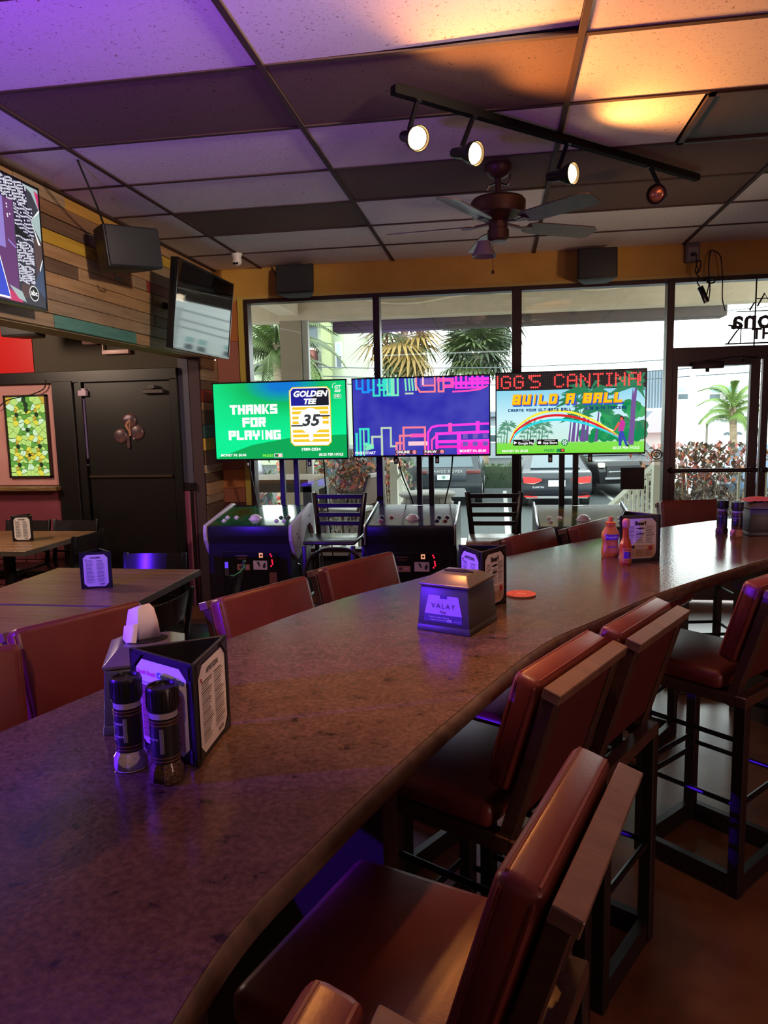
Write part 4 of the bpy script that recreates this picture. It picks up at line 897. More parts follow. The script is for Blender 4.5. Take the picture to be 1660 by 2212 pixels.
g.flat([(.375, -.14), (.395, -.145), (.425, -.225), (.435, -.258), (.415, -.255), (.39, -.19), (.385, -.26), (.365, -.255), (.362, -.18)], -.0024, 15); g.flat([(.358, -.145), (.40, -.145), (.412, -.09), (.40, -.06), (.375, -.065), (.365, -.10)], -.0026, 16); g.flat([(.372, -.088), (.335, -.145), (.325, -.14), (.362, -.07)], -.0027, 18)
g.disc(.385, -.047, .016, -.0026, 12); g.disc(.383, -.052, .011, -.0028, 18); g.flat([(.325, -.146), (.255, -.105), (.256, -.102), (.330, -.140)], -.0028, 13); g.flat([(.415, -.262), (.44, -.262), (.44, -.244)], -.0028, 12)
for x, tx, s2 in ((-.345, 'GET IT ON', 'Google Play'), (-.165, 'Download on the', 'App Store')):
    octa(g, x - .08, x + .08, -.243, -.198, .004, -.0024, 12); g.text(tx, x + .018, -.207, .011, -.003, 13); g.text(s2, x + .020, -.226, .026, -.003, 13, bold=.0006)
g.flat([(-.418, -.208), (-.418, -.234), (-.395, -.221)], -.003, 13); g.disc(-.228, -.223, .010, -.003, 13); g.disc(-.221, -.223, .010, -.003, 13); g.flat([(-.224, -.210), (-.217, -.204), (-.219, -.212)], -.003, 13)
g.disc(-.035, -.225, .026, -.0022, 14); [g.flat([(-.035 + .004 * math.cos(a + 1.57), -.225 + .004 * math.sin(a + 1.57)), (-.035 + .019 * math.cos(a - .25), -.225 + .019 * math.sin(a - .25)), (-.035 + .019 * math.cos(a + .25), -.225 + .019 * math.sin(a + .25))], -.003, 13) for a in [k * PI / 3 for k in range(6)]]
g.text('MONEY IN: $0.00', -.41, -.285, .026, -.0024, 13, bold=.0006); g.text('PRIZES', -.15, -.285, .026, -.0024, 14, bold=.0006); g.rect(-.095, -.065, -.298, -.272, -.0024, 14); g.rect(-.065, -.035, -.298, -.272, -.0024, 12); g.disc(-.05, -.285, .010, -.0028, 18); g.text('$0.25 PER HOLE', .42, -.272, .028, -.0024, 13, bold=.0006)
g.obj('screen_picture', SC, t3, None)
# --- cable and bracket tabs below the televisions
for t, w_, h_, xs in ((t1, W1, H1, (-.30, .24)), (t2, W2, H2, (-.21, .13)), (t3, W3, H3, (-.14, .16))):
    for x in xs:
        b = G().box(x - .016, x + .016, .02, .035, -h_ / 2 - .058, -h_ / 2 + .02, bev=.002, seg=1).obj('mount_bracket', BLACK, t)
        G().box(x - .006, x + .006, .017, .0202, -h_ / 2 - .045, -h_ / 2 - .02).obj('bracket_label', WHITE, b, None)
GS = 'black twin-post television stands'
for label, x, y, sep in (('black twin-post stand carrying the green screen television', -1.785, 6.06, .125), ('black twin-post stand carrying the neon outline television', -.602, 6.01, .100), ('black twin-post stand carrying the golf advert television', .545, 5.87, .105)):
    s = thing('television_stand', label, 'TV stand', (x, y, 0), 0, GS)
    for k in (-1, 1): G().box(k * sep / 2 - .021, k * sep / 2 + .021, -.02, .02, .03, 1.86, bev=.003, seg=1).obj('post', BLACK, s)
    G().box(-.30, .30, -.06, .16, 0, .03, bev=.004, seg=1).obj('base_plate', BLACK, s)
    G().box(-.22, .22, -.025, -.006, 1.55, 1.62).box(-.22, .22, -.025, -.006, 1.75, 1.82).obj('mount_rail', BLACK, s)
for lab, pts in (('thin black cable hanging left of the green screen stand', [(-2.14, 6.02, 1.36), (-2.13, 6.1, 1.1), (-2.10, 6.2, .75), (-2.0, 6.3, .3), (-1.95, 6.3, .02)]), ('thin black cable hanging from the right end of the green screen television', [(-1.47, 6.02, 1.36), (-1.475, 6.1, 1.0), (-1.48, 6.25, .6), (-1.45, 6.3, .02)]), ('thin black cable swinging left behind the purple reflection game cabinet', [(-.83, 5.97, 1.36), (-.80, 6.1, 1.15), (-.73, 6.2, .92), (-.67, 6.3, .5), (-.66, 6.3, .02)]),
                 ('thin black cable bowing right of the neon outline stand', [(-.37, 5.97, 1.36), (-.40, 6.1, 1.15), (-.46, 6.2, .9), (-.50, 6.3, .45), (-.5, 6.3, .02)]), ('thin black cable hanging beside the middle window mullion', [(.17, 5.84, 1.38), (.165, 5.9, 1.1), (.13, 5.9, .8), (.06, 5.9, .4), (.05, 5.9, .02)])):
    tag(G().tube(curve(pts, 6), .006, 6).obj('cable', BLACK, None), lab, 'cable', 'cables below the game televisions')

# ================================================================= GAME CABINETS
CAB = mat('cabinet_black', srgb(30, 26, 36), 0.32); CABF = mat('cabinet_front_black', srgb(24, 21, 28), 0.25); TRIM = mat('silver_trim', srgb(168, 168, 176), 0.25, 0.8); TRIMD = mat('black_trim', srgb(40, 36, 42), 0.3)
WING = mat('pale_side_wing', srgb(196, 178, 196), 0.4); BALL = mat('trackball_white', srgb(228, 210, 216), 0.15)
def cabinet(label, x, y, wing, overlay, btn):
    t = thing('game_cabinet', label, 'game cabinet', (x, y, 0), 0, 'pedestal trackball games'); w_ = .325
    prof = [(.02, .05), (.02, .74), (0, .80), (0, .875), (.60, .965), (.62, .95), (.62, .05)]
    G().prism(prof, -w_, w_, 'x', bev=.004).obj('body', CAB, t, 25)
    G().box(-w_ + .03, w_ - .03, .05, .58, 0, .05).obj('plinth', BLACK, t)
    ang = math.atan2(.09, .60); T2 = Matrix.Translation((0, 0, .8755)) @ Matrix.Rotation(ang, 4, 'X')
    g = G(); g.M = T2; g.box(-w_ + .012, w_ - .012, .012, .595, 0, .004); g.obj('glass_overlay', overlay, t, None)
    g = G(); g.M = T2; g.box(-w_ + .012, w_ - .012, .012, .026, .0042, .0046); g.box(-w_ + .012, w_ - .012, .545, .59, .0042, .0046); g.box(-w_ * .12, w_ * .12, .560, .575, .0047, .005, 1); g.obj('overlay_border', [mat('overlay_dark', srgb(26, 26, 36), .12), E(235, 235, 240, .8)], t, None)
    def dome(px_, py_, r_, mt, name, seg=20):
        g = G(); g.M = T2; n = 6; g.lathe([(r_ * 1.25, .004), (r_ * 1.25, .008), (r_ * 1.02, .009)] + [(r_ * math.cos(a), .009 + r_ * .75 * math.sin(a)) for a in [PI / 2 * k / n for k in range(n + 1)][:-1]], seg, (px_, py_, 0)); return g.obj(name, mt, t, 60)
    dome(0, .19, .042, BALL, 'trackball')
    for i, (px_, py_) in enumerate([(-.24, .22), (-.165, .22), (-.235, .13), (.20, .22), (.26, .22), (.19, .13), (.25, .13)]): dome(px_, py_, .015, btn[i % len(btn)], 'button', 14)
    for s in (-1, 1):
        if wing:
            o = [(-.014, .77), (-.02, .83), (-.008, .885), (.60, .985), (.64, .97), (.64, .72), (.60, .78), (.52, .835), (.42, .82), (.32, .73), (.24, .63), (.14, .60), (.05, .66)]
            wg = G().prism(o, s * w_, s * (w_ + .026), 'x', bev=.003).obj('side_wing', WING, t, 25)
            g = G()
            for q in ((.12, .80), (.17, .76), (.12, .75), (.5, .89)): g.cyl((s * (w_ + .024), q[0], q[1]), (s * (w_ + .029), q[0], q[1]), .008, 10)
            g.obj('bolt', BLACK, wg)
        else:
            o = [(-.012, .74), (-.016, .86), (-.004, .888), (.60, .985), (.635, .97), (.635, .05), (.03, .05), (.03, .70)]
            G().prism(o, s * w_, s * (w_ + .016), 'x').obj('side_panel', CAB, t, 25)
            G().tube([(s * (w_ + .008), a, b) for a, b in o[:5]], .008, 6).obj('edge_trim', TRIM, t)
    fp = G().box(-.21, .21, .008, .022, .33, .67, bev=.003, seg=1).obj('coin_door', CABF, t)
    G().tube([(-.215, .010, .325), (.215, .010, .325), (.215, .010, .675), (-.215, .010, .675)], .004, 6, closed=True).obj('door_trim', TRIMD, fp)
    g = G(); g.box(-.20, -.168, .004, .012, .49, .60, 0); g.rect(-.197, -.171, .55, .597, .0038, 1); g.obj('bill_acceptor', [mat('acceptor_dark', srgb(70, 66, 80), .3), E(90, 60, 255, 1.3)], fp, None)
    g = G(); g.rect(-.10, .0, .535, .58, .0074, 0); g.disc(-.075, .558, .010, .007, 1); g.rect(-.05, -.01, .548, .568, .007, 3); g.rect(.03, .14, .54, .61, .0074, 2); g.flat([(.055, .60), (.075, .60), (.085, .57), (.08, .56)], .007, 1); g.flat([(.105, .575), (.125, .60), (.13, .57), (.12, .55), (.105, .555)], .007, 1); g.text('TRADEMARK', -.06, .645, .016, .007, 0); g.text('LICENSED', -.06, .625, .016, .007, 0)
    g.obj('stickers', [mat('sticker_tan', srgb(160, 110, 96), .5), mat('sticker_ink', srgb(40, 32, 60), .5), mat('sticker_pale', srgb(214, 190, 220), .5), mat('sticker_lilac', srgb(180, 130, 170), .5)], fp, None)
    g = G(); g.box(.075, .115, .002, .01, .63, .675, 0); g.rect(.08, .11, .635, .67, .0016, 1); g.rect(.088, .104, .645, .66, .0012, 0); g.obj('coin_return', [mat('coin_dark', srgb(36, 24, 24), .4), E(255, 170, 130, .9)], fp, None)
    g = G()
    for x2, z2 in ((.168, .66), (.176, .645), (.180, .615), (.182, .60), (.172, .57), (.184, .585)): g.disc(x2, z2, .0065, .0066, 0, 8)
    g.obj('credit_leds', E(255, 30, 60, 2.0), fp, None)
    G().box(.155, .215, .003, .0075, .42, .52).obj('rules_card', mat('rules_card', srgb(120, 72, 72), .5), fp, None)
    G().box(-.21, .21, .010, .0145, .20, .208).obj('lower_trim', TRIMD, t)
    g = G()
    for pts in ([(.345, .16, .56), (.352, .20, .54), (.352, .22, .42), (.345, .20, .38)],): g.tube([(w_ + .012 + (a - .345), b, c) for a, b, c in pts], .006, 6)
    g.obj('side_handle', CHROME, t)
    return t
def ovl(name, stops, sc_, off=0):
    m = mat(name, (.1, .1, .1), .08); v = coords(m, (sc_, sc_, 1)); setcol(m, ramp(m, noise(m, v, 2.2, 3), stops)); bsdf(m).inputs['Coat Weight'].default_value = 1.0; return m
WB = [BALL]; CB = [mat('button_navy', srgb(30, 26, 60), .2), mat('button_amber', srgb(150, 80, 40), .2), mat('button_rose', srgb(190, 110, 130), .2), mat('button_navy2', srgb(40, 34, 60), .2), mat('button_plum', srgb(90, 26, 70), .2)]
cabinet('black trackball game cabinet with a green top panel and pale side wings', -1.885, 5.22, True, ovl('overlay_green', [(.38, srgb(24, 60, 44)), (.5, srgb(40, 120, 76)), (.62, srgb(80, 104, 40)), (.72, srgb(96, 60, 40))], 1.2), WB + [BALL, BALL, mat('button_green', srgb(60, 90, 60), .2), mat('button_brown', srgb(90, 60, 50), .2)])
cabinet('black trackball game cabinet with a grey violet glossy top in the middle', -.645, 5.22, False, ovl('overlay_reflection', [(.35, srgb(60, 56, 96)), (.5, srgb(84, 88, 112)), (.66, srgb(150, 70, 130))], 1.6), CB)  # grey and violet mottling stands for reflections on a dark top
cabinet('black trackball game cabinet with a yellow and green top, behind the mustard bottle', .605, 5.17, False, ovl('overlay_multicolour', [(.32, srgb(40, 46, 70)), (.45, srgb(56, 84, 56)), (.55, srgb(150, 136, 40)), (.66, srgb(130, 64, 40))], 1.3), WB)

# ================================================================= WALL TELEVISIONS (left)
WL, HL = 1.115, .645
tl = tv('television on the plank bulkhead showing striped cloth and a round abc badge', 'television', (-2.455, 3.775 - WL / 2, 2.615), PI / 2, WL, HL, thick=.06)
tl.rotation_euler = (0, 0, PI / 2)
screen(tl, WL - .018, HL - .024, E(120, 70, 130, .8))
PC = [E(40, 30, 60), E(226, 226, 240), E(112, 66, 122, .9), E(150, 130, 210), E(60, 60, 70), E(170, 190, 190), E(70, 84, 110), E(250, 250, 250), E(60, 80, 210), E(200, 60, 110), E(90, 70, 70), E(26, 30, 32)]
g = G(); R_ = WL / 2 - .009; Zt = HL / 2 - .012
g.rect(-R_, R_ - .22, -Zt, Zt, 0, 2); g.rect(-R_, R_ - .30, -.05, .25, -.0002, 3)
g.rect(R_ - .22, R_, -Zt, Zt, -.0002, 4)
rnd = random.Random(9)
for (x0, x1, z0, z1, n) in ((R_ - .40, R_ - .10, .20, Zt, 9), (R_ - .215, R_ - .06, .02, .20, 11), (R_ - .215, R_ - .075, -.10, .01, 10), (R_ - .215, R_ - .08, -.20, -.11, 9)):
    g.rect(x0, x1, z0, z1, -.0004, 0)
    for k in range(n):
        z = z0 + (z1 - z0) * (k + .5) / n; m_ = int((x1 - x0) / .012)
        for i in range(m_):
            x = x0 + (x1 - x0) * i / m_; zz = z + .004 * math.sin(i * .9 + k); g.rect(x + .001, x + .0105, zz - .0045, zz + .004, -.0006, 1) if rnd.random() > .12 else None
g.flat([(R_ - .14, .31), (R_, .31), (R_, .20), (R_ - .03, .24), (R_ - .06, .28)], -.0008, 5); g.flat([(R_ - .035, .30), (R_, .29), (R_, .20)], -.001, 9)
g.flat([(R_ - .08, .13), (R_, .20), (R_, .04)], -.0008, 5); g.flat([(R_ - .085, .13), (R_, .21), (R_, .195)], -.001, 7); g.flat([(R_ - .075, .13), (R_ - .01, .02), (R_ - .03, .02)], -.001, 7)
g.flat([(R_ - .07, .05), (R_, .05), (R_, -.10), (R_ - .06, -.20)], -.0007, 10); g.flat([(R_ - .03, -.10), (R_, -.06), (R_, -.26), (R_ - .09, -.20)], -.0008, 6); g.flat([(R_ - .035, -.11), (R_ - .004, -.05), (R_ - .002, -.06), (R_ - .03, -.12)], -.001, 7)
g.flat([(R_ - .215, .085), (R_ - .07, .035), (R_ - .215, .035)], -.0008, 11); g.flat([(R_ - .20, -.21), (R_ - .09, -.20), (R_ - .10, -.27), (R_ - .20, -.28)], -.0008, 10); g.flat([(R_ - .30, -.25), (R_ - .2, -.28), (R_ - .2, -Zt), (R_ - .30, -Zt)], -.0008, 9); g.flat([(R_ - .30, -.23), (R_ - .20, -.25), (R_ - .17, -.30), (R_ - .23, -.29)], -.001, 5)
g.flat([(-R_, .12), (R_ - .42, .12), (R_ - .29, -Zt + .01), (-R_, -Zt + .01)], -.0008, 7); g.flat([(-R_, .11), (R_ - .425, .11), (R_ - .30, -Zt + .02), (-R_, -Zt + .02)], -.001, 8)
for x, z in ((R_ - .27, .17), (R_ - .27, .155), (R_ - .27, .12), (R_ - .268, .11), (R_ - .25, .125)): g.disc(x, z, .005, -.001, 7, 8)
g.flat([(R_ - .28, .0), (R_ - .22, -.03), (R_ - .22, -.04), (R_ - .28, -.01)], -.001, 3)
g.disc(R_ - .10, -.245, .040, -.0012, 7, 28); g.disc(R_ - .10, -.245, .035, -.0014, 11, 28); g.text('abc', R_ - .10, -.243, .040, -.0018, 7, bold=.0014)
g.obj('screen_picture', PC, tl, None)
G().box(-.2, .2, .06, .125, -.15, .15).obj('wall_mount', BLACK, tl)
tw = tv('dark switched-off television by the window, mirroring the bright street', 'television', (-2.245, 5.50, 2.505), PI / 2, 1.09, .625, thick=.05)
tw.rotation_euler = Euler((math.radians(7), 0, math.radians(90)), 'XYZ')
screen(tw, 1.09 - .018, .625 - .024, mat('dark_mirror_screen', srgb(24, 21, 22), 0.04, 0.0, 0.6))
G().box(-.2, .2, .05, .08, -.12, .12).bar((0, .08, 0), (0, .345, .03), .05, .05).obj('wall_mount', BLACK, tw)

# ================================================================= SPEAKERS, CAMERA, FAN, TRACK LIGHT
SPK = mat('speaker_black', srgb(30, 27, 30), 0.5); GRL = mat('speaker_grille', srgb(44, 46, 50), 0.6); bump(GRL, noise(GRL, coords(GRL), 260, 1), .3, .003)
def speaker(label, loc, w_, h_, d, rz, tilt=0.0, roll=0.0, bracket=True):
    t = thing('speaker', label, 'speaker', loc); t.rotation_euler = Euler((tilt, roll, rz), 'XYZ')
    o = [(-w_ / 2, 0), (w_ / 2, 0), (w_ / 2, .02), (w_ * .36, d * .8), (w_ * .26, d), (-w_ * .26, d), (-w_ * .36, d * .8), (-w_ / 2, .02)]
    G().prism(o, -h_ / 2, h_ / 2, 'z', bev=.012).obj('cabinet', SPK, t, 40)
    G().box(-w_ / 2 + .008, w_ / 2 - .008, -.014, .002, -h_ / 2 + .008, h_ / 2 - .008, bev=.012, seg=2).obj('grille', GRL, t, 50)
    return t
s1 = speaker('black speaker angled out from the plank bulkhead on a bracket', (-2.25, 4.42, 2.765), .40, .25, .24, math.radians(62), roll=math.radians(-6))
G().bar((.0, .24, 0), (.02, .40, 0), .06, .06).obj('wall_bracket', SPK, s1)
s2 = speaker('black speaker on the left end of the ochre header above the windows', (-1.755, 6.33, 2.89), .34, .25, .18, 0, math.radians(-6)); G().bar((0, .17, 0), (0, .24, 0), .05, .08).obj('wall_bracket', SPK, s2)
s3 = speaker('black speaker on the ochre header right of the ceiling fan', (.80, 6.33, 2.885), .32, .25, .18, 0, math.radians(-6)); G().bar((0, .17, 0), (0, .24, 0), .05, .08).obj('wall_bracket', SPK, s3)
s4 = speaker('dark round-backed speaker half hidden under the plank bulkhead beside the red panel', (-3.93, 5.62, 2.52), .34, .22, .22, math.radians(0)); G().bar((0, .2, 0), (0, .545, 0), .05, .05).obj('wall_bracket', SPK, s4)
WIRE = mat('black_wire', srgb(26, 22, 24), .5)
for lab, pts, r_ in (('black wire drooping from the ceiling to the bulkhead speaker', [(-2.18, 3.72, 3.045), (-2.22, 3.86, 2.99), (-2.28, 4.05, 2.93), (-2.38, 4.30, 2.88)], .006), ('black wire looping at the left of the first header speaker', [(-2.02, 6.55, 3.04), (-1.98, 6.54, 2.95), (-1.95, 6.53, 2.84), (-1.92, 6.52, 2.86), (-1.90, 6.5, 2.93)], .005), ('short black wire below the bulkhead speaker', [(-2.36, 4.36, 2.60), (-2.36, 4.38, 2.57), (-2.36, 4.45, 2.575), (-2.40, 4.47, 2.59)], .005)):
    tag(G().tube(curve(pts, 6), r_, 6).obj('wire', WIRE, None), lab, 'wire')
t = thing('security_camera', 'small white dome security camera under the ceiling near the corner', 'security camera', (-2.135, 5.96, CEIL - .006))
G().lathe([(.045, 0), (.045, -.012), (.036, -.03), (.036, -.055)], 24).obj('mount', WHITE, t); b = G().lathe([(.0, -.098), (.018, -.095), (.033, -.085), (.040, -.068), (.036, -.05)], 24).obj('ball', WHITE, t, 60)
g = G()
for x in (-.012, .012): g.cyl((x, -.030, -.080), (x, -.041, -.086), .009, 12)
g.obj('lens', BLACKGLOSS, b)

fan = thing('ceiling_fan', 'bronze five-blade ceiling fan with a pull chain below the ceiling', 'ceiling fan', (0, 4.30, CEIL - .006))
BRZ = mat('fan_bronze', srgb(92, 62, 50), 0.42, 0.25); BLD = wood('fan_blade_wood', srgb(74, 58, 56), srgb(96, 78, 74), .4, 4, (2, 14, 14))
G().lathe([(.075, 0), (.075, -.018), (.05, -.055), (.018, -.07), (.016, -.15)], 24).obj('canopy_rod', BRZ, fan, 50)
G().lathe([(.02, -.150), (.075, -.158), (.095, -.172), (.140, -.176), (.152, -.190), (.152, -.250), (.146, -.262), (.120, -.268), (.085, -.290), (.055, -.300), (.052, -.335), (.060, -.340), (.060, -.392), (.045, -.402), (0, -.404)], 36).obj('motor_housing', BRZ, fan, 28)
for k in range(5):
    a = math.radians(30 + 72 * k); Mx = Matrix.Rotation(a, 4, 'Z') @ Matrix.Translation((0, 0, -.315))
    g = G(); g.M = Mx; g.bar((.05, 0, .01), (.13, 0, .0), .03, .01); g.prism([(.13, -.012), (.17, -.03), (.21, -.028), (.21, .028), (.17, .03), (.13, .012)], -.006, .0, 'z'); ir = g.obj('blade_iron', BRZ, fan)
    g = G(); g.M = Mx @ Matrix.Rotation(math.radians(-13), 4, 'X'); g.prism([(.18, -.045), (.22, -.062), (.60, -.070), (.635, -.045), (.64, 0), (.635, .045), (.60, .070), (.22, .062), (.18, .045)], 0, .006, 'z'); g.obj('blade', BLD, fan)
G().lathe([(.035, -.402), (.045, -.43), (.068, -.475), (.070, -.485), (.0, -.43)], 20).obj('lamp_shade', mat('fan_shade_glass', srgb(150, 140, 150), .25), fan, 50, loc=(-.08, -.02, -.0), rot=(0, math.radians(-0), 0))
g = G(); g.cyl((-.03, -.03, -.40), (-.03, -.03, -.56), .0015, 6); g.lathe([(0, -.585), (.008, -.58), (.009, -.57), (.004, -.56)], 10, (-.03, -.03, 0)); g.obj('pull_chain', BRZ, fan)
g = G(); g.tube(curve([(-.06, 0, -.12), (-.05, 0, -.10), (0, 0, -.088), (.05, 0, -.10), (.065, 0, -.07), (.07, 0, -.045)], 5), .006, 6); g.obj('hanger_strap', CHROME, fan)

ta, tb = Vector((-.43, 3.18, CEIL - .03)), Vector((1.15, 4.685, CEIL - .03)); td = (tb - ta).normalized()
track = thing('track_light', 'black ceiling track running diagonally with four round spotlights', 'track light', ta)
G().bar((0, 0, 0), tb - ta, .036, .034).obj('rail', mat('track_black', srgb(20, 16, 15), .8, 0, .1), track)
LAMPON = glow('lamp_filament_glow', (1.0, 0.60, 0.22), 14.0)
def head(loc, aim, on, power, spill=0):
    loc = Vector(loc); d = (Vector(aim) - loc).normalized(); q = d.to_track_quat('Z', 'Y').to_matrix().to_4x4(); base = loc - ta
    top = ta + td * (loc - ta).dot(td); L = base - d * .05
    o = bpy.data.objects.new('lamp_head', None); COL.objects.link(o); o.parent = track; o.location = base
    g = G(); g.M = q; g.lathe([(.0, -.15), (.022, -.148), (.026, -.12), (.028, -.075), (.05, -.03), (.054, 0), (.050, 0), (.046, -.03), (.024, -.06), (0, -.06)], 24); g.obj('lamp_can', DARKMETAL, o, 40)
    g = G(); g.M = q; g.lathe([(.0, .002), (.025, -.001), (.040, -.008), (.045, -.016)], 28); g.obj('bulb_face', LAMPON if on else mat('unlit_reflector', srgb(206, 140, 112), .15, .6), o, 60)
    tp = top - loc; g = G(); g.cyl((tp.x, tp.y, tp.z - .02), (tp.x, tp.y, tp.z + .0), .018, 12); g.bar((tp.x, tp.y, tp.z - .01), tuple(d * -.09 + Vector((0, 0, .03))), .016, .016); g.obj('stem', DARKMETAL, o)
    if on: 
        light('spot_bulb', 'SPOT', loc + d * .022, (1.0, .36, .08), power, target=loc + d, spot_size=math.radians(spill), spot_blend=.8, shadow_soft_size=.045)
    return o
head((-.335, 3.267, 2.85), (.235, 2.447, 2.45), True, 52, 140)
head((-.096, 3.475, 2.84), (.674, 2.835, 2.55), True, 44, 138)
head((.370, 3.885, 2.85), (1.17, 3.285, 2.74), True, 36, 132)
head((.853, 4.341, 2.85), (.1, 2.9, 2.6), False, 0)

# ---- socket box, cords and hook on the header
t = thing('socket_box', 'grey socket box on the header above the glass door corner', 'socket', (1.587, YW, 2.965))
G().box(-.055, .055, -.05, 0, -.075, .08, bev=.004).obj('box', mat('grey_box', srgb(112, 100, 106), .45), t); G().box(-.04, .04, -.056, -.05, -.062, .045, bev=.002, seg=1).obj('cover_plate', mat('grey_plate', srgb(142, 130, 136), .4), t)
g = G(); g.cyl((-.012, -.057, .02), (-.012, -.0565, .02), .003, 6); g.cyl((.0, -.09, -.02), (.0, -.056, -.02), .016, 12); g.obj('plug', BLACK, t)
t = thing('power_adapter', 'black power adapter dangling on its cord in front of the transom window', 'power adapter', (1.655, 6.44, 2.61))
g = G(); g.M = Matrix.Rotation(math.radians(-24), 4, 'Y'); g.box(-.022, .022, -.016, .016, -.07, .07, bev=.005); g.obj('brick', BLACKGLOSS, t)
g = G(); g.tube(curve([(-.065, .0, .33), (-.06, .0, .24), (-.045, 0, .20), (-.06, .0, .17), (-.04, 0, .14), (-.05, 0, .1), (-.03, 0, .065)], 5), .005, 6); g.tube(curve([(-.065, 0, .26), (-.03, 0, .27), (-.035, 0, .19), (-.068, 0, .18), (-.06, 0, .25)], 4), .005, 6); g.obj('cord', BLACK, t)
t = thing('hanging_cord', 'looped black cord hung over a small hook on the ochre header', 'cord', (1.745, 6.50, 2.94))
G().lathe([(.02, 0), (.022, .004), (.012, .012), (0, .014)], 14).obj('hook', mat('peach_hook', srgb(206, 140, 110), .4), t, loc=(0, .07, .02), rot=(PI / 2, 0, 0))
g = G(); g.tube(curve([(-.03, 0, -.36), (-.025, 0, -.26), (-.04, 0, -.1), (-.02, .04, .02), (.01, .04, .03), (.05, 0, -.03), (.07, 0, -.2), (.075, 0, -.36), (.10, 0, -.46)], 6), .005, 6)
g.tube([(-.02 + .032 * math.cos(k * PI / 6), 0, -.21 + .024 * math.sin(k * PI / 6)) for k in range(12)], .006, 6, closed=True); g.tube([(-.015 + .026 * math.cos(k * PI / 6), -.008, -.215 + .02 * math.sin(k * PI / 6)) for k in range(12)], .006, 6, closed=True); g.tube(curve([(-.03, 0, -.23), (-.05, 0, -.33), (-.06, 0, -.37)], 4), .005, 6); g.obj('cord_loop', BLACK, t)

# ---- unlit neon sign seen from behind in the transom
NB = mat('neon_tube_dark', srgb(34, 30, 32), .3)
t = thing('neon_sign', 'unlit neon beer sign with a crown shape, seen from behind in the transom window', 'neon sign', (2.24, YW - .06, 2.42), PI)
g = G(); g.text('Corona', 0, -.02, .215, 0, 0, bold=.0045, depth=.006); g.obj('name_tubes', NB, t, None)
g = G(); g.text('LIGHT', 0, -.135, .125, 0, 0, bold=.003, depth=.006); g.obj('word_tubes', NB, t, None)
g = G()
for s in (-1, 1):
    g.tube([(s * .36, 0, -.205), (s * .29, 0, -.10), (s * .25, 0, -.07), (s * .36, 0, -.055)], .007, 6); g.tube([(s * .20, 0, .06), (s * .165, 0, .12), (s * .14, 0, .09), (s * .09, 0, .19), (s * .05, 0, .12), (0, 0, .22)], .008, 6); g.tube([(s * .26, 0, -.205), (s * .26, 0, -.06)], .005, 6); g.tube([(s * .155, .0, -.235), (s * .155, 0, .33)], .006, 6)
g.tube([(-.38, 0, -.205), (.38, 0, -.205)], .007, 6); g.tube([(-.27, 0, -.085), (.27, 0, -.085)], .005, 6); g.tube([(-.30, 0, .052), (.30, 0, .052)], .005, 6); g.tube([(-.16, 0, .15), (.16, 0, .15)], .005, 6)
g.obj('support_frame', NB, t)
t = thing('window_sticker', 'square black opening-times sign with faint red print stuck on the window', 'sign', (1.16, YW + .035, 1.095))
G().box(-.10, .10, -.004, .004, -.097, .097).obj('board', mat('sign_black', srgb(40, 30, 32), .5), t); g = G(); g.text('WE ACCEPT', 0, .05, .02, -.005, 0); g.text('CARDS', 0, .026, .02, -.005, 0)
for r in range(4):
    for k in range(9 - 2 * abs(r - 1)): 
        if (r * 3 + k * 5) % 4: g.disc((k - (8 - 2 * abs(r - 1)) / 2) * .017, -.005 - r * .02, .004, -.005, 0, 6)
g.obj('print', mat('faint_red_print', srgb(120, 62, 60), .6), t, None)
t = thing('door_sticker', 'small round pale sticker low on the right window by the doorjamb', 'sticker', (1.36, YW + .04, 1.30)); g = G(); g.ring(0, 0, .036, .046, 0, 0); g.ring(0, -.0, .018, .026, 0, 0); g.rect(-.05, .05, -.06, -.053, 0, 0); g.obj('print', mat('sticker_grey', srgb(150, 156, 156), .6), t, None)

# ================================================================= ALCOVE DETAILS
sg = thing('stained_glass_panel', 'framed lit stained-glass panel in greens and yellows on the left wall', 'stained glass', (-4.29, YD - .03, 1.57))
w_, h_ = .43, .76; x0 = -w_ / 2 + .018; x1 = w_ / 2 - .018; z0 = -h_ / 2 + .018; z1 = h_ / 2 - .018
g = G()
for a, b, c, d in ((-w_ / 2, w_ / 2, h_ / 2 - .018, h_ / 2), (-w_ / 2, w_ / 2, -h_ / 2, -h_ / 2 + .018), (-w_ / 2, -w_ / 2 + .018, -h_ / 2, h_ / 2), (w_ / 2 - .018, w_ / 2, -h_ / 2, h_ / 2)): g.box(a, b, -.012, .018, c, d)
g.obj('frame', mat('dark_brown_frame', srgb(44, 28, 20), .4), sg)
G().box(x0, x1, .004, .016, z0, z1).obj('lead_backing', mat('lead_came', srgb(26, 26, 22), .5), sg)
sites = []; rnd = random.Random(11)
def circ(cx, cz, r, n, col):
    sites.append((cx, cz, 3)); 
    for k in range(n):
        a = 2 * PI * k / n + .2; sites.append((cx + r * math.cos(a), cz + r * math.sin(a), col[k % len(col)]))
    for k in range(n): 
        a = 2 * PI * (k + .5) / n + .2; sites.append((cx + 1.75 * r * math.cos(a), cz + 1.75 * r * math.sin(a), (0, 2, 4, 1)[k % 4]))
for cx, cz in ((-.11, -.26), (-.11, -.09), (-.10, .20)): circ(cx, cz, .038, 8, (1, 0, 5)); circ(-cx, cz, .038, 8, (1, 0, 5))
circ(0, .06, .04, 7, (1, 4)); circ(0, -.17, .03, 6, (5, 2)); circ(0, .29, .045, 7, (1, 1, 3))
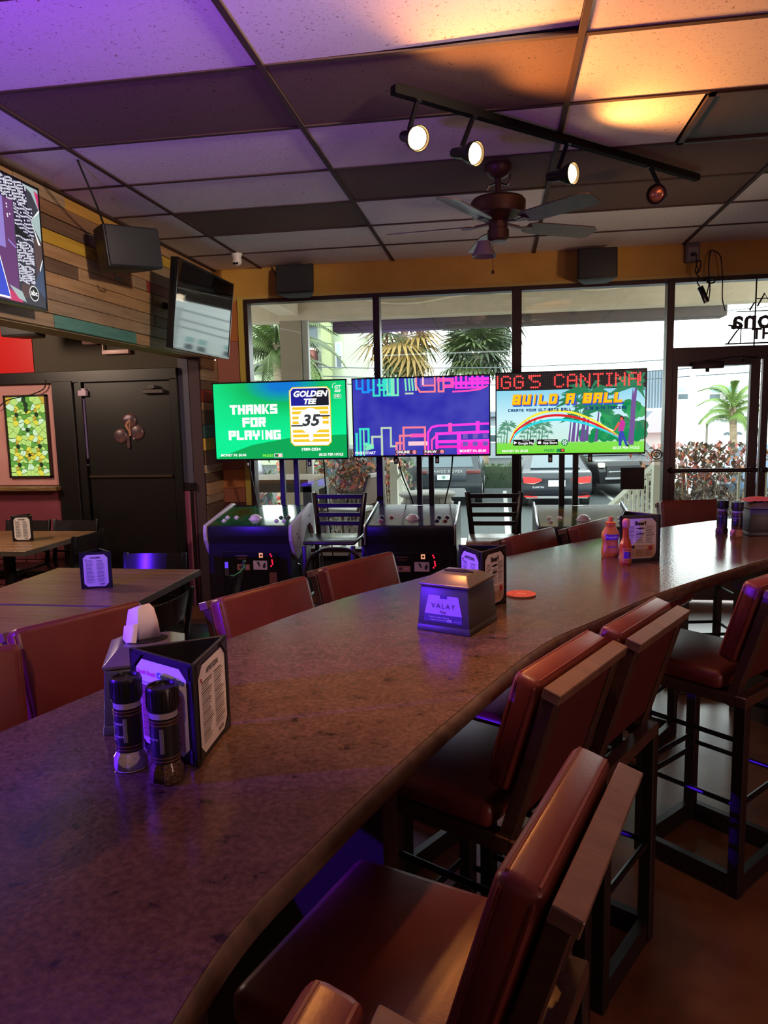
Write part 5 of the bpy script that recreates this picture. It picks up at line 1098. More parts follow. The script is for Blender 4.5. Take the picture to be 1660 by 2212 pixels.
for i in range(70):
    x, z = rnd.uniform(0, x1), rnd.uniform(z0, z1)
    if all((x - s[0]) ** 2 + (z - s[1]) ** 2 > .038 ** 2 for s in sites):
        c = rnd.choice([0, 0, 2, 2, 4, 1, 5]); sites += [(x, z, c), (-x, z, c)]
sites = [s for s in sites if x0 < s[0] < x1 and z0 < s[1] < z1]
SGM = [E(190, 226, 120, .95), E(110, 176, 70, .8), E(228, 220, 70, .95), E(46, 78, 46, .5), E(206, 236, 190, 1.0), E(214, 176, 60, .85)]
def clip(poly, a, b, c):
    out = []
    for i in range(len(poly)):
        p, q = poly[i], poly[(i + 1) % len(poly)]; dp, dq = a * p[0] + b * p[1] - c, a * q[0] + b * q[1] - c
        if dp <= 0: out.append(p)
        if dp * dq < 0: t_ = dp / (dp - dq); out.append((p[0] + t_ * (q[0] - p[0]), p[1] + t_ * (q[1] - p[1])))
    return out
npane = 0
for i, s in enumerate(sites):
    poly = [(x0, z0), (x1, z0), (x1, z1), (x0, z1)]
    for j, q in enumerate(sites):
        if i == j or abs(q[0] - s[0]) > .16 or abs(q[1] - s[1]) > .16: continue
        a, b = q[0] - s[0], q[1] - s[1]; L = math.hypot(a, b)
        if L < 1e-5: continue
        poly = clip(poly, a / L, b / L, (a * (q[0] + s[0]) + b * (q[1] + s[1])) / 2 / L - .0026)
        if len(poly) < 3: break
    if len(poly) >= 3 and npane < 290:
        G().prism(poly, -.001, .004, 'y').obj('pane', SGM[s[2]], sg, None); npane += 1
tag(G().tube(curve([(-4.56, YD - .06, 1.83), (-4.45, YD - .07, 1.90), (-4.32, YD - .06, 1.93), (-4.2, YD - .06, 1.95), (-4.08, YD - .05, 2.0), (-4.05, YD - .05, 2.08)], 6), .005, 6).obj('cord', BLACK), 'thin dark cord draped across the top of the stained-glass panel', 'cord')
t = thing('emergency_light', 'pink lit wall fitting with a small lamp head below the bulkhead above the dark door', 'light fitting', (-3.36, YD, 2.33))
PW = mat('fitting_pink_lit', srgb(238, 200, 200), .4)  # white fitting, the pink light on it is put into the colour
G().box(-.13, .125, -.05, 0, -.045, -.008, bev=.006).obj('housing', PW, t); G().box(-.135, -.125, -.03, -.02, -.02, .07).obj('stem', PW, t); G().box(-.30, -.18, -.08, -.01, .045, .11, bev=.012).obj('lamp_head', PW, t); G().bar((-.19, -.03, .075), (-.13, -.03, .066), .012, .012).obj('arm', PW, t)
t = thing('shamrock_plaque', 'dark shamrock plaque with a small gold harp on the inner door', 'door plaque', (-3.30, YD - .022, 1.61))
SHM = mottled('shamrock_plum', srgb(66, 50, 66), srgb(112, 78, 74), 14, .3)
for px_, pz_ in ((.02, .085), (-.075, -.05), (.085, -.02)): G().lathe([(.068, 0), (.062, .012), (.045, .018), (0, .020)], 24).obj('leaf', SHM, t, 60, loc=(px_, 0, pz_), rot=(PI / 2, 0, 0))
g = G(); g.flat([(-.02, .04), (.0, .075), (.035, .10), (.03, .06), (.035, -.05), (.02, -.055), (.012, -.01)], -.0215, 0); g.flat([(-.03, .10), (.0, .13), (.05, .12), (.03, .105), (-.01, .10)], -.0215, 1); g.flat([(.002, .05), (.024, .078), (.022, -.005)], -.0222, 2); g.disc(.06, -.075, .008, -.022, 1); g.obj('harp_emblem', [mat('harp_gold', srgb(206, 146, 116), .3, .5), mat('pale_lilac_metal', srgb(190, 165, 190), .4), mat('harp_dark', srgb(70, 40, 50), .4)], t, None)
G().box(-.012, .012, -.012, -.004, -.16, -.04).obj('stalk', SHM, t)
# ================================================================= OUTSIDE
PORCH = mottled('porch_concrete', srgb(176, 172, 164), srgb(194, 190, 180), 2, .8)
STUC = mottled('canopy_stucco', srgb(180, 166, 144), srgb(194, 180, 158), 3, .85, bmp=.1)
struct(G().box(-7, 6, YW + .18, 10.0, -.2, -.01).obj('porch_slab', PORCH))
ASPH = mottled('asphalt', srgb(56, 60, 61), srgb(72, 76, 76), 40, .85, bmp=.2, bscale=120)
bsdf(ASPH).inputs['Specular IOR Level'].default_value = .08
ZG = -.85
gr = struct(G().box(-60, 60, 10.0, 120, ZG - .3, ZG).obj('ground_parking_lot', ASPH))
canopy = structroot('canopy_roof')
G().box(-7, 6, YW + .18, 10.0, 3.26, 3.5).obj('soffit', STUC, canopy, None)
G().box(-7, 6, 9.5, 9.8, 2.965, 3.26).obj('front_beam', STUC, canopy, None)
G().box(-2.86, -2.60, YW + .18, 9.5, 3.04, 3.26).obj('cross_beam', STUC, canopy, None)
G().box(-2.22, 2.82, 9.82, 10.12, 2.835, 3.10, bev=.02).obj('fascia_box', mat('fascia_grey_brown', srgb(84, 74, 70), .7), canopy)
G().box(-2.86, -2.58, 9.5, 9.78, -.05, 2.965).obj('column', mat('column_taupe', srgb(140, 126, 108), .8), canopy, None)
G().box(-2.57, -2.49, 9.55, 9.63, -.05, 2.965).obj('downpipe', mat('downpipe_grey', srgb(176, 176, 172), .6), canopy, None)
g = G(); g.tube(curve([(-1.7, 9.46, 3.19), (-1.4, 9.46, 3.13), (-1.0, 9.46, 3.12), (-.6, 9.46, 3.17), (-.2, 9.46, 3.20), (.2, 9.46, 3.18), (.8, 9.46, 3.22), (1.2, 9.46, 3.17), (1.9, 9.46, 3.24)], 6), .018, 8); g.obj('conduit', STUC, canopy)
G().box(.28, .52, 9.40, 9.5, 3.10, 3.25).obj('junction_box', STUC, canopy, None)
G().box(2.28, 2.66, 7.9, 8.2, 3.20, 3.26).box(2.31, 2.40, 7.93, 8.17, 3.195, 3.2).obj('canopy_light', mat('canopy_light_brown', srgb(110, 92, 84), .6), canopy, None)

# ---- porch furniture
OT = wood('weathered_table_wood', srgb(120, 96, 70), srgb(150, 126, 96), .6); GREYF = mat('grey_table_frame', srgb(92, 90, 84), .6)
t = thing('outdoor_high_table', 'weathered wooden high table with a grey frame on the porch by the column', 'table', (-2.55, 7.75, -.01))
for k in range(5): G().box(-.55, .62, -.55 + k * .15, -.55 + k * .15 + .146, 1.03, 1.07, bev=.003, seg=1).obj('plank', OT, t, None)
G().box(-.55, .62, -.56, -.51, .94, 1.03).box(-.55, .62, .15, .20, .94, 1.03).box(.60, .66, -.56, .20, .94, 1.03).obj('apron', GREYF, t, None)
for x in (-.5, .61):
    for y in (-.52, .16): G().box(x - .045, x + .045, y - .04, y + .04, 0, 1.0).obj('leg', GREYF, t, None)
t = thing('outdoor_bar_chair', 'dark outdoor bar chair with a worn white seat and tan sling back on the porch', 'chair', (-1.60, 7.72, -.01), math.radians(75))
PW2 = mat('outdoor_chair_brown', srgb(84, 62, 60), .5)
for sx in (-1, 1):
    G().bar((sx * .21, .2, 0), (sx * .2, .19, .70), .03, .03).obj('leg', PW2, t); G().bar((sx * .21, -.22, 0), (sx * .20, -.19, .70), .03, .03).obj('leg', PW2, t); G().bar((sx * .20, -.19, .70), (sx * .20, -.32, 1.08), .045, .03).obj('back_post', PW2, t)
G().box(-.22, .22, -.2, .22, .68, .72, bev=.01).obj('seat', mat('worn_white_seat', srgb(160, 156, 150), .5), t); G().bar((0, -.215, .76), (0, -.315, 1.05), .38, .012).obj('sling_back', mat('sling_tan', srgb(112, 92, 84), .7), t); G().bar((-.2, -.325, 1.08), (.2, -.325, 1.08), .04, .04).obj('top_bar', mat('pale_bar', srgb(150, 136, 132), .4), t)
G().cyl((-.2, .19, .25), (.2, .19, .25), .012, 8).cyl((-.2, -.2, .3), (.2, -.2, .3), .012, 8).obj('foot_rail', PW2, t)
t = thing('barrel_table', 'round pale wooden barrel table on the porch behind the neon screen stand', 'barrel table', (-.815, 8.3, -.01))
BW = mottled('barrel_wood', srgb(92, 84, 68), srgb(114, 104, 86), 4, .7, (1, 1, .2)); 
for k in range(20):
    a = 2 * PI * k / 20; b_ = 2 * PI * (k + .94) / 20; g = G(); vs = []
    for r_, z in ((.25, 0), (.31, .2), (.33, .4), (.31, .6), (.27, .78)): vs += [(r_ * math.cos(a), r_ * math.sin(a), z), (r_ * math.cos(b_), r_ * math.sin(b_), z)]
    g._add(vs, [(2 * i, 2 * i + 1, 2 * i + 3, 2 * i + 2) for i in range(4)]); o = g.obj('stave', BW, t, None)
g = G(); 
for z, r_ in ((.12, .295), (.66, .302)): g.lathe([(r_, z), (r_ + .006, z + .002), (r_ + .004, z + .045), (r_ - .004, z + .047)], 32)
g.obj('hoop', mat('rusty_hoop', srgb(96, 84, 76), .5), t); G().lathe([(.31, .775), (.325, .79), (.325, .81), (.31, .82), (.0, .82)], 36).obj('table_top', mat('barrel_top', srgb(106, 100, 86), .6), t)

# ---- ramp railings
RW = mat('white_vinyl_rail', srgb(176, 176, 162), .5)
def railing(label, p0, p1, z0, z1, base0, base1):
    t = thing('ramp_railing', label, 'railing', (p0[0], p0[1], 0)); a = Vector((0, 0, 0)); b = Vector((p1[0] - p0[0], p1[1] - p0[1], 0)); L = b.length
    G().bar((0, 0, base0), (0, 0, z0 + .06), .10, .10).obj('post', RW, t, None); G().bar((b.x, b.y, base1), (b.x, b.y, z1 + .06), .10, .10).obj('post', RW, t, None)
    G().bar((0, 0, z0), (b.x, b.y, z1), .05, .06).bar((0, 0, base0 + .1), (b.x, b.y, base1 + .1), .05, .06).obj('rail', RW, t, None)
    n = int(L / .11)
    for k in range(1, n):
        q = k / n; G().bar((b.x * q, b.y * q, base0 + .1 + (base1 - base0) * q), (b.x * q, b.y * q, z0 + (z1 - z0) * q), .028, .028).obj('baluster', RW, t, None)
    d = b.normalized(); nx = Vector((-d.y, d.x, 0)) * .09
    hp = [Vector((0, 0, z0 - .22)) - nx * 0, Vector((0, 0, z0 - .12)) - nx, Vector((0, 0, z0 - .12)) - nx + d * .2, Vector((b.x, b.y, z1 - .15)) - nx]
    G().tube(curve(hp, 6), .02, 8).obj('hand_rail', RW, t)
railing('white ramp railing sloping down behind the barrel table', (-1.385, 9.6), (-1.60, 13.0), 1.03, .25, -.1, -.75)
railing('white ramp railing sloping down left of the glass door', (1.78, 8.6), (1.30, 10.4), 1.10, .15, -.1, -.7)

# ---- shrubs and hedge
def leafy(name, label, loc, dims, n, cols_, size, seed, cat='shrub', spiky=True, group=None):
    rnd = random.Random(seed); t = thing(name, label, cat, loc, group=group); g = G()
    for i in range(n):
        x, y, z = [rnd.gauss(0, .42) for _ in range(2)] + [rnd.random()]
        c = Vector((max(-1, min(1, x)) * dims[0], max(-1, min(1, y)) * dims[1], z * dims[2])) if spiky else Vector((rnd.uniform(-1, 1) * dims[0], rnd.uniform(-1, 1) * dims[1], z * dims[2]))
        q = Euler((rnd.uniform(-1.1, 1.1), rnd.uniform(-1.1, 1.1), rnd.uniform(0, 6.3))).to_matrix(); s = size * rnd.uniform(.6, 1.3)
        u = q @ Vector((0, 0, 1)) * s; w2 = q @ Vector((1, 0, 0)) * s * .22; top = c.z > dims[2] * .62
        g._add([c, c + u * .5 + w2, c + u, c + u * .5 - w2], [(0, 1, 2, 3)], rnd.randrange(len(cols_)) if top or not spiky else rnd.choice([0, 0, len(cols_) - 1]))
    o = g.obj('foliage', cols_, t, None); o['kind'] = 'stuff'
    g = G()
    for i in range(30 if spiky else 4): 
        x, y = rnd.uniform(-.7, .7) * dims[0], rnd.uniform(-.7, .7) * dims[1]; g.cyl((x * .6, y * .6, 0), (x, y, dims[2] * rnd.uniform(.5, .95)), .008, 5)
    g.obj('stems', mat('shrub_stem', srgb(120, 104, 84), .8), t); return t
CR = [mat('croton_brown', srgb(72, 56, 50), .6), mat('croton_red', srgb(150, 54, 42), .55), mat('croton_rose', srgb(108, 66, 62), .55), mat('croton_orange', srgb(160, 100, 56), .55), mat('croton_olive', srgb(78, 75, 48), .6), mat('croton_grey', srgb(90, 82, 70), .6)]
GC = 'red-leaved shrubs along the porch edge'
leafy('red_leaf_shrub', 'red and brown leaved shrub outside the glass door', (2.75, 10.45, -.35), (.95, .35, 1.55), 2600, CR, .10, 1, group=GC)
leafy('red_leaf_shrub', 'red and orange leaved shrub outside between the green and the neon screens', (-2.14, 10.4, -.3), (.52, .3, 1.45), 1500, CR, .11, 2, group=GC)
leafy('red_leaf_shrub', 'small reddish shrub outside behind the white ramp railing', (-1.98, 13.6, -.85), (.34, .35, 1.65), 900, CR, .12, 3, group=GC)
leafy('red_leaf_shrub', 'small orange shrub outside below the porch table at the far left window', (-3.9, 10.5, -.35), (.6, .3, .95), 700, CR, .11, 4, group=GC)
HG = [mat('hedge_green', srgb(48, 70, 34), .7), mat('hedge_dark', srgb(32, 50, 28), .7), mat('hedge_light', srgb(66, 88, 44), .7)]
def hedge(label, loc, dims, n, seed):
    t = leafy('clipped_hedge', label, loc, dims, n, HG, .10, seed, 'hedge', False, 'clipped hedges at the back of the car park')
    G().box(-dims[0] * .97, dims[0] * .97, -dims[1] * .94, dims[1] * .94, 0, dims[2] * .97).obj('core', HG[1], t, None)
hedge('low clipped green hedge across the car park, left of the middle mullion', (-.1, 26, ZG), (.78, .5, .78), 2200, 5)
hedge('low clipped green hedge between the dark sedan and the black pickup', (2.95, 31.5, ZG), (.9, .5, .72), 1800, 6)
leafy('flowering_bush', 'green bush with pink flowers beyond the porch by the jeep', (-4.0, 14.5, ZG), (.7, .5, 1.9), 1300, [HG[0], HG[2], HG[0], CR[1]], .13, 8, spiky=True)
leafy('flowering_bush', 'green bush behind the white railing under the neon screen', (-2.15, 15.2, ZG), (.36, .35, 1.6), 900, [HG[2], HG[0], CR[2]], .14, 9)

# ---- palms
FG = [mat('frond_green', srgb(66, 80, 40), .6), mat('frond_sunlit', srgb(128, 104, 52), .6), mat('frond_dark', srgb(44, 56, 34), .6), mat('frond_lime', srgb(84, 110, 44), .6)]  # second tone has golden sunlight put into the frond colour
def fan_frond(mi, L=1.0, n=17, droop=.35):
    g = G(); g.tube([(0, 0, 0), (.5 * L, 0, .06 * L)], .018, 5, 0)
    for k in range(n):
        a = math.radians(-118 + 236 * k / (n - 1)); r_ = L * (.62 + .2 * math.cos(a * .7)); p = Vector((.5 * L, 0, .06 * L)); e = p + Vector((r_ * math.cos(a), r_ * math.sin(a), -droop * r_ * (1 + .5 * abs(math.sin(a))))); m_ = (p + e) / 2 + Vector((0, 0, .11 * L)); d = Vector((-math.sin(a), math.cos(a), 0)) * .04 * L
        g._add([p, m_ + d, e, m_ - d], [(0, 1, 2, 3)], 0)
    return g.mesh('fan_frond', FG[mi], None)
def feather(mi, L=1.0, n=16):
    g = G(); pts = [Vector((L * q, 0, L * (.34 * math.sin(q * 2.2) - .42 * q * q))) for q in [k / 10 for k in range(11)]]; g.tube(pts, [.02 * (1 - .08 * k) for k in range(11)], 5)
    for k in range(2, 2 * n):
        q = k / (2 * n); i = min(int(q * 10), 9); p = pts[i].lerp(pts[i + 1], q * 10 - i); l2 = L * .34 * (1 - q * .55)
        for s in (-1, 1):
            e = p + Vector((l2 * .45, s * l2 * .75, -l2 * .55)); d = Vector((.036 * L, 0, 0)); g._add([p - d * .6, p + d * .6, e], [(0, 1, 2)], 0)
    return g.mesh('feather_frond', FG[mi], None)
TRK = mottled('palm_trunk', srgb(120, 104, 84), srgb(150, 132, 108), 6, .85, (1, 1, 4), bmp=.4)
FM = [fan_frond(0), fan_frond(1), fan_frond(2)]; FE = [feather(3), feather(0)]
def palmtree(label, loc, trunk_h, r_, L, n, meshes, seed, lo=-.9, hi=.9):
    rnd = random.Random(seed); t = thing('palm_tree', label, 'palm tree', loc)
    G().tube(curve([(0, 0, 0), (.06, 0, trunk_h * .5), (0, .04, trunk_h)], 5), r_, 12).obj('trunk', TRK, t, 60)
    for k in range(n):
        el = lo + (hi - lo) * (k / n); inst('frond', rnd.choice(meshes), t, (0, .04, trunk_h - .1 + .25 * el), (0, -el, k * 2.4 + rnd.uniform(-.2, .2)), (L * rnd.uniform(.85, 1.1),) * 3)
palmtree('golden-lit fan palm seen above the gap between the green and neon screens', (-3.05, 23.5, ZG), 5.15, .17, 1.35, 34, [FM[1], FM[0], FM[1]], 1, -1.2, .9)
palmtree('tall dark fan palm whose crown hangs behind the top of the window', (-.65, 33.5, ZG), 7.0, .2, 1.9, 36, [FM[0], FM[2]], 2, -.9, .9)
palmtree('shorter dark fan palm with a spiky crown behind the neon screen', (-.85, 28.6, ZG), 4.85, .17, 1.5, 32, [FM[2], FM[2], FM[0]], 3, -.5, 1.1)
palmtree('feathery green palm outside the far left window pane', (-6.0, 19.5, ZG), 4.6, .13, 1.9, 22, FE, 4, -.7, .9)
palmtree('second feathery palm low behind the green screen', (-8.2, 27.6, ZG), 4.3, .11, 1.9, 16, [FE[1]], 6, -.4, .9)
palmtree('small bright green palm before the white house with the garage', (6.55, 22, ZG), 2.60, .10, 1.05, 16, [FE[0]], 5, -.6, .9)

# ---- vehicles
GLZ = mat('car_glass', srgb(60, 76, 84), .06); TYRE = mat('tyre_rubber', srgb(26, 26, 27), .8); RIM = mat('wheel_rim', srgb(150, 152, 156), .3, .7)
TAIL = mat('tail_light_red', srgb(190, 30, 30), .2, emit=srgb(255, 40, 30), es=.35); PLATE = mat('plate_pale', srgb(190, 214, 210), .5); PINKT = mat('plate_print', srgb(90, 130, 120), .5)
def car(name, label, loc, rz, paint, prof, belt, w_, glasspolys, wheels, cat, inset=.82):
    """prof (y,z) side outline, rear at y=0; greenhouse above the belt line narrows"""
    t = thing(name, label, cat, loc, rz); hw = w_ / 2; n = len(prof); g = G(); vs = []
    top = max(p[1] for p in prof); k = lambda z: hw if z <= belt else hw * (1 - (1 - inset) * (z - belt) / (top - belt))
    for s in (-1, 1):
        for (y, z) in prof: vs.append((s * k(z) * (1.0 if z > .4 else .94), y, z))
    g._add(vs, [(i, (i + 1) % n, n + (i + 1) % n, n + i) for i in range(n)] + [tuple(range(n - 1, -1, -1)), tuple(range(n, 2 * n))])
    bmesh.ops.bevel(g.bm, geom=list(g.bm.edges), offset=.045, segments=2, profile=.6, affect='EDGES', clamp_overlap=True, material=-1); g.obj('body', paint, t, 40)
    for (y, r_) in wheels:
        for s in (-1, 1):
            wv = G().cyl((s * (hw - .20), y, r_), (s * (hw + .01), y, r_), r_, 22).obj('wheel', TYRE, t); G().cyl((s * (hw - .02), y, r_), (s * (hw + .02), y, r_), r_ * .62, 14).obj('rim', RIM, wv)
    for pts in glasspolys:
        g = G(); nn = len(pts); a = [Vector(p) for p in pts]; nr = (a[1] - a[0]).cross(a[2] - a[0]).normalized() * .012; g._add([p + nr for p in a] + [p - nr for p in a], [tuple(range(nn)), tuple(range(2 * nn - 1, nn - 1, -1))] + [(i, i + nn, (i + 1) % nn + nn, (i + 1) % nn) for i in range(nn)]); g.obj('window_glass', GLZ, t, None)
    return t
SUVP = [(.10, .32), (.0, .55), (.03, .95), (.10, 1.05), (.42, 1.55), (.55, 1.66), (2.6, 1.70), (3.4, 1.12), (4.6, 1.02), (4.8, .75), (4.75, .35)]
PAINT1 = mat('dark_grey_paint', srgb(40, 45, 50), .3, 0, .3, coat=.15)
c1_ = car('parked_suv', 'dark grey SUV parked with its rear window and pale plate toward the window', (-1.44, 20.3, ZG), 0, PAINT1, SUVP, 1.05, 1.92, [[(-.74, .13, 1.10), (.74, .13, 1.10), (.64, .41, 1.50), (-.64, .41, 1.50)], [(.93, .6, 1.12), (.93, 3.2, 1.12), (.83, 2.5, 1.6), (.83, .75, 1.6)]], [(.95, .36), (3.85, .36)], 'car', .80)
g = G(); g.text('RANGE ROVER', 0, .99, .105, -.005, 0, bold=.002, spacing=1.35); g.obj('lettering', mat('chrome_letters', srgb(180, 186, 190), .3, .6), c1_, None)
G().box(-.95, -.55, .0, .05, .93, 1.02, bev=.01).box(.55, .95, .0, .05, .93, 1.02, bev=.01).obj('tail_light', mat('smoked_tail_light', srgb(92, 46, 46), .2), c1_); pl = G().box(-.26, .10, -.02, .0, .76, .90).obj('number_plate', PLATE, c1_, None)
g = G(); g.disc(-.08, .83, .05, -.022, 0, 10); g.text('K29 XLP', -.08, .83, .07, -.024, 0); g.obj('plate_print', PINKT, pl, None)
G().box(-.45, .55, -.008, .02, .72, .92, bev=.01).obj('plate_recess', mat('recess_dark', srgb(40, 46, 54), .3), c1_); G().prism([(-.62, .28), (.62, .28), (.50, .52), (-.50, .52)], -.03, .02, 'y').obj('bumper_skid', mat('skid_grey', srgb(120, 122, 124), .4), c1_)
G().box(-.9, .9, .36, .62, 1.50, 1.56, bev=.02).obj('roof_spoiler', PAINT1, c1_)
SEDP = [(.12, .30), (.0, .5), (.02, .85), (.10, .98), (.62, 1.02), (1.35, 1.40), (2.4, 1.44), (3.3, 1.0), (4.4, .88), (4.55, .6), (4.5, .3)]
c2_ = car('parked_sedan', 'dark sedan with red tail lights parked behind the right window', (1.52, 19.6, ZG), 0, mat('dark_blue_paint', srgb(30, 35, 42), .3, 0, .3, coat=.15), SEDP, 1.0, 1.82, [[(-.66, .66, 1.06), (.66, .66, 1.06), (.56, 1.30, 1.38), (-.56, 1.30, 1.38)]], [(.9, .32), (3.6, .32)], 'car', .72)
for s in (-1, 1):
    G().prism([(s * .88, .88), (s * .86, .72), (s * .60, .70), (s * .38, .78), (s * .40, .82), (s * .62, .86)], -.03, .05, 'y').obj('tail_light', TAIL, c2_, None); G().prism([(s * .84, .38), (s * .84, .34), (s * .5, .33), (s * .5, .35)], -.02, .03, 'y').obj('reflector', TAIL, c2_, None); G().prism([(s * .86, .715), (s * .60, .69), (s * .40, .765), (s * .60, .70)], -.034, .03, 'y').obj('reversing_strip', mat('pale_lamp', srgb(220, 210, 200), .3), c2_, None)
G().box(-.22, .22, -.02, .02, .62, .78).obj('number_plate', PLATE, c2_, None); g = G(); g.text('ELANTRA', -.48, .60, .07, -.012, 0, bold=.002); g.obj('lettering', mat('chrome_letters', srgb(180, 186, 190), .3, .6), c2_, None)
G().box(-.80, .80, -.01, .03, .30, .36).obj('lower_trim', mat('skid_grey', srgb(120, 122, 124), .4), c2_, None)
PKP = [(.0, .45), (.0, 1.05), (1.9, 1.08), (2.05, 1.75), (3.4, 1.80), (4.1, 1.16), (5.4, 1.08), (5.6, .8), (5.55, .40)]
c3_ = car('parked_pickup', 'black pickup truck angled with its wheel and front toward the right window', (2.55, 28.0, ZG), math.radians(194), mat('black_car_paint', srgb(24, 26, 29), .3, 0, .3, coat=.15), PKP, 1.12, 1.98, [[(-.80, 3.50, 1.70), (.80, 3.50, 1.70), (.90, 4.10, 1.18), (-.90, 4.10, 1.18)]], [(1.1, .42), (4.5, .42)], 'pickup truck', .8)
G().box(-.75, .75, 5.55, 5.63, .62, .95).obj('grille', mat('grille_dark', srgb(22, 24, 26), .4), c3_, None); G().box(-.8, .8, 5.6, 5.66, .55, .61).box(-.7, .7, 5.6, 5.66, .76, .80).obj('chrome_bar', RIM, c3_, None)
for s in (-1, 1): G().box(s * .95 - .16, s * .95 + .02 if s > 0 else s * .95 + .16, 5.45, 5.60, .90, 1.04, bev=.02).obj('headlight', mat('headlight_pale', srgb(210, 210, 190), .2), c3_)
JP = [(.0, .45), (.0, 1.0), (.02, 1.75), (.1, 1.85), (2.4, 1.85), (2.8, 1.25), (4.1, 1.15), (4.15, .5)]
c4_ = car('parked_jeep', 'dark off-road car with its spare wheel on the back behind the porch shrubs', (-3.15, 16.1, ZG), 0, mat('jeep_black', srgb(30, 33, 35), .4, 0, .3), JP, 1.15, 1.85, [[(-.72, -.01, 1.22), (.72, -.01, 1.22), (.68, .03, 1.70), (-.68, .03, 1.70)]], [(.75, .40), (3.3, .40)], 'car', .9)
sw = G().lathe([(.20, .0), (.39, .02), (.41, .08), (.41, .16), (.38, .22), (.26, .24)], 36).obj('spare_tyre', TYRE, c4_, 40, loc=(.05, -.02, 1.34), rot=(PI / 2, 0, 0))
g = G(); g.lathe([(.25, .20), (.27, .21), (.27, .225), (.25, .226)], 32)
for k in range(5): a = 2 * PI * k / 5 + .3; g.bar((.05 * math.cos(a), .05 * math.sin(a), .215), (.25 * math.cos(a), .25 * math.sin(a), .215), .07, .03)
g.cyl((0, 0, .19), (0, 0, .23), .06, 16); g.obj('spare_rim', RIM, sw)
c5_ = car('parked_van', 'white and dark parked car with a big windscreen at the far left window', (-6.4, 17.0, ZG), math.radians(180), mat('navy_car_paint', srgb(50, 60, 80), .25, .3, coat=1), SUVP, 1.05, 1.9, [[(-.80, 2.70, 1.62), (.80, 2.70, 1.62), (.90, 3.38, 1.16), (-.90, 3.38, 1.16)]], [(.95, .36), (3.85, .36)], 'car', .84)
c6_ = car('parked_white_car', 'white parked car behind the red shrub outside the glass door', (9.85, 23.6, ZG), math.radians(90), mat('white_car_paint', srgb(226, 228, 230), .25, coat=1), SUVP, 1.05, 1.9, [[(.96, 1.0, 1.12), (.96, 3.1, 1.12), (.86, 2.5, 1.58), (.86, 1.1, 1.58)], [(-.96, 1.0, 1.12), (-.96, 3.1, 1.12), (-.86, 2.5, 1.58), (-.86, 1.1, 1.58)]], [(.95, .36), (3.85, .36)], 'car', .76)
c7_ = car('parked_blue_car', 'blue parked car half hidden behind the red shrub at the glass door edge', (6.0, 20.2, ZG), math.radians(-90), mat('blue_car_paint', srgb(60, 86, 114), .25, .2, coat=1), SUVP, 1.05, 1.85, [[(-.93, .7, 1.12), (-.93, 3.1, 1.12), (-.83, 2.5, 1.58), (-.83, .8, 1.58)], [(.93, .7, 1.12), (.93, 3.1, 1.12), (.83, 2.5, 1.58), (.83, .8, 1.58)]], [(.95, .36), (3.85, .36)], 'car', .76)
# parking stripes
PS = mat('parking_paint', srgb(150, 150, 146), .7)
for x in (-3.1, .2, 3.3, 6.4): G().box(x - .06, x + .06, 15.5, 24.5, ZG, ZG + .004).obj('parking_stripe', PS, gr, None)

# ---- buildings
def building(label, loc, dims, wall, parts, name='house'):
    t = thing(name, label, 'building', loc); G().box(-dims[0] / 2, dims[0] / 2, 0, dims[1], 0, dims[2]).obj('wall', wall, t, None)
    for nm, x0_, x1_, z0_, z1_, mt, proud in parts:
        f = G().box(x0_, x1_, -proud, .02, z0_, z1_).obj(nm, mt, t, None)
        if nm == 'window':
            p = f; G().box(x0_ + .06, x1_ - .06, -proud - .01, -proud, z0_ + .06, (z0_ + z1_) / 2 - .03).obj('pane', GLZ, p, None); G().box(x0_ + .06, x1_ - .06, -proud - .01, -proud, (z0_ + z1_) / 2 + .03, z1_ - .06).obj('pane', mat('teal_pane', srgb(150, 190, 186), .15), p, None)
    return t
WW = mat('white_house_wall', srgb(232, 236, 236), .8); FRW = mat('white_window_frame', srgb(240, 242, 242), .5); GB = mat('blue_grey_house', srgb(108, 120, 132), .8); GB2 = mat('blue_grey_siding', srgb(88, 100, 116), .8); PGR = mat('pale_grey', srgb(206, 210, 210), .7)
b1 = building('white two-storey house with a garage and paired windows beyond the glass door', (9.3, 30, ZG), (5.6, 6, 5.0), WW, [('window', -1.30, -.80, 2.85, 3.50, FRW, .03), ('window', -.72, -.22, 2.85, 3.50, FRW, .03), ('window', -2.46, -1.98, 2.92, 3.50, FRW, .03), ('garage_door', -.75, 1.3, .0, 1.95, mat('garage_white', srgb(244, 246, 246), .6), .02), ('porch_band', -.85, 1.6, 2.15, 2.75, PGR, .25), ('entry_recess', -1.62, -1.25, .0, 2.0, mat('entry_dark', srgb(110, 104, 96), .8), .01), ('side_panel', -2.6, -1.75, .0, 2.25, PGR, .05)])
for k in range(3): 
    g = G(); x = -.55 + k * .42; g.ring(x, 1.55, .03, .15, -.03, 0, 8, .15, PI - .15, .9); g.obj('fan_light', GLZ, b1, None)
for k in range(26): G().box(-.85 + k * .095, -.85 + k * .095 + .085, -.29, -.25, 2.15, 2.75).obj('siding_board', PGR, b1, None)
b2 = building('blue-grey corrugated house between the golf screen and the door frame', (5.55, 29, ZG), (1.7, 6, 4.05), GB2, [('lower_wall', -.85, .85, 0, 1.75, mat('pale_concrete', srgb(124, 130, 134), .8), .12), ('balcony_rail', -.85, .80, 1.75, 2.55, GB, .5), ('window', .55, .84, 2.55, 3.05, FRW, .03), ('band', -.85, .85, 2.55, 2.65, PGR, .5)])
for k in range(16): G().box(-.85 + k * .106, -.85 + k * .106 + .05, -.03, 0, 2.65, 4.05).obj('siding_rib', GB, b2, None)
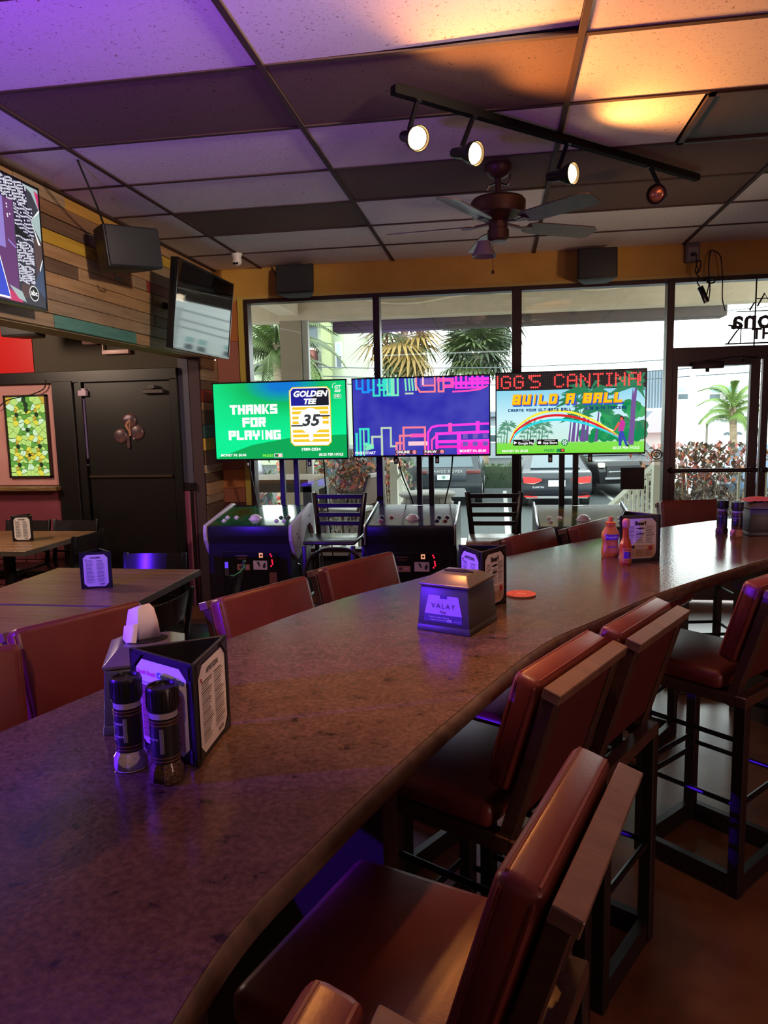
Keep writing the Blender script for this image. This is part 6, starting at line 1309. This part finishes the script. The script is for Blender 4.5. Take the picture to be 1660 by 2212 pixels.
AG = mat('pale_green_render', srgb(150, 160, 134), .8); AGD = mat('green_render_dark', srgb(132, 140, 100), .8); RB = mat('terracotta_render', srgb(116, 62, 54), .8)  # stair tower render is a darker green than the wall
b3 = building('pale green apartment block with terracotta balconies beyond the left column', (-11.4, 40, ZG), (6.0, 8, 11), AG, [('stair_tower', 1.85, 2.4, 0, 11, AGD, .6), ('window', 2.5, 2.9, 5.3, 6.7, FRW, .05), ('window', 2.5, 2.9, 7.8, 9.2, FRW, .05), ('window', 2.5, 2.9, 2.8, 4.2, FRW, .05)] + [(nm, .45 + dx, 1.5, z0_, z1_, mt, pr) for z in (2.6, 5.2, 7.8) for nm, dx, z0_, z1_, mt, pr in (('balcony_front', 0, z, z + 1.05, RB, 1.0), ('balcony_cap', -.05, z + 1.05, z + 1.18, mat('cream_cap', srgb(222, 196, 176), .7), 1.05))], 'apartment_building')
for z in (3.9, 6.5): G().box(.8, 1.5, -.04, 0, z, z + 1.2).obj('balcony_door', GLZ, b3, None)
building('pale low house far behind the hedge', (-.9, 44, ZG), (5.0, 5, 2.6), mat('pale_house_wall', srgb(124, 134, 144), .8), [('window', -.2, .8, .9, 1.9, FRW, .03), ('roof_band', -2.5, 2.5, 2.45, 2.75, GB, .3)])
t = thing('utility_pole', 'tall pale utility pole beyond the glass door', 'utility pole', (5.10, 20.6, ZG)); G().cyl((0, 0, 0), (0, 0, 4.1), .085, 12, r2=.07).obj('pole', mat('pole_grey', srgb(190, 196, 198), .8), t); G().box(-.30, -.12, -.06, .0, 1.4, 2.15).box(.1, .35, -.06, .0, 1.35, 2.15).obj('meter_box', FRW, t, None)
WIREM = mat('power_line', srgb(70, 78, 84), .6)
for lab, z0_, z1_, y in (('highest of the three power lines across the white sky', 3.15, 3.35, 25), ('middle of the three power lines across the white sky', 2.85, 3.0, 25), ('lowest of the three power lines across the white sky', 2.6, 2.75, 25), ('single thin power line crossing behind the palms', 5.2, 5.35, 30.8)):
    tag(G().tube([(x, y, z0_ + (z1_ - z0_) * (x + 12) / 28 + .004 * (x - 2) ** 2) for x in range(-12, 17, 4)], .018, 5).obj('power_line', WIREM), lab, 'power line')
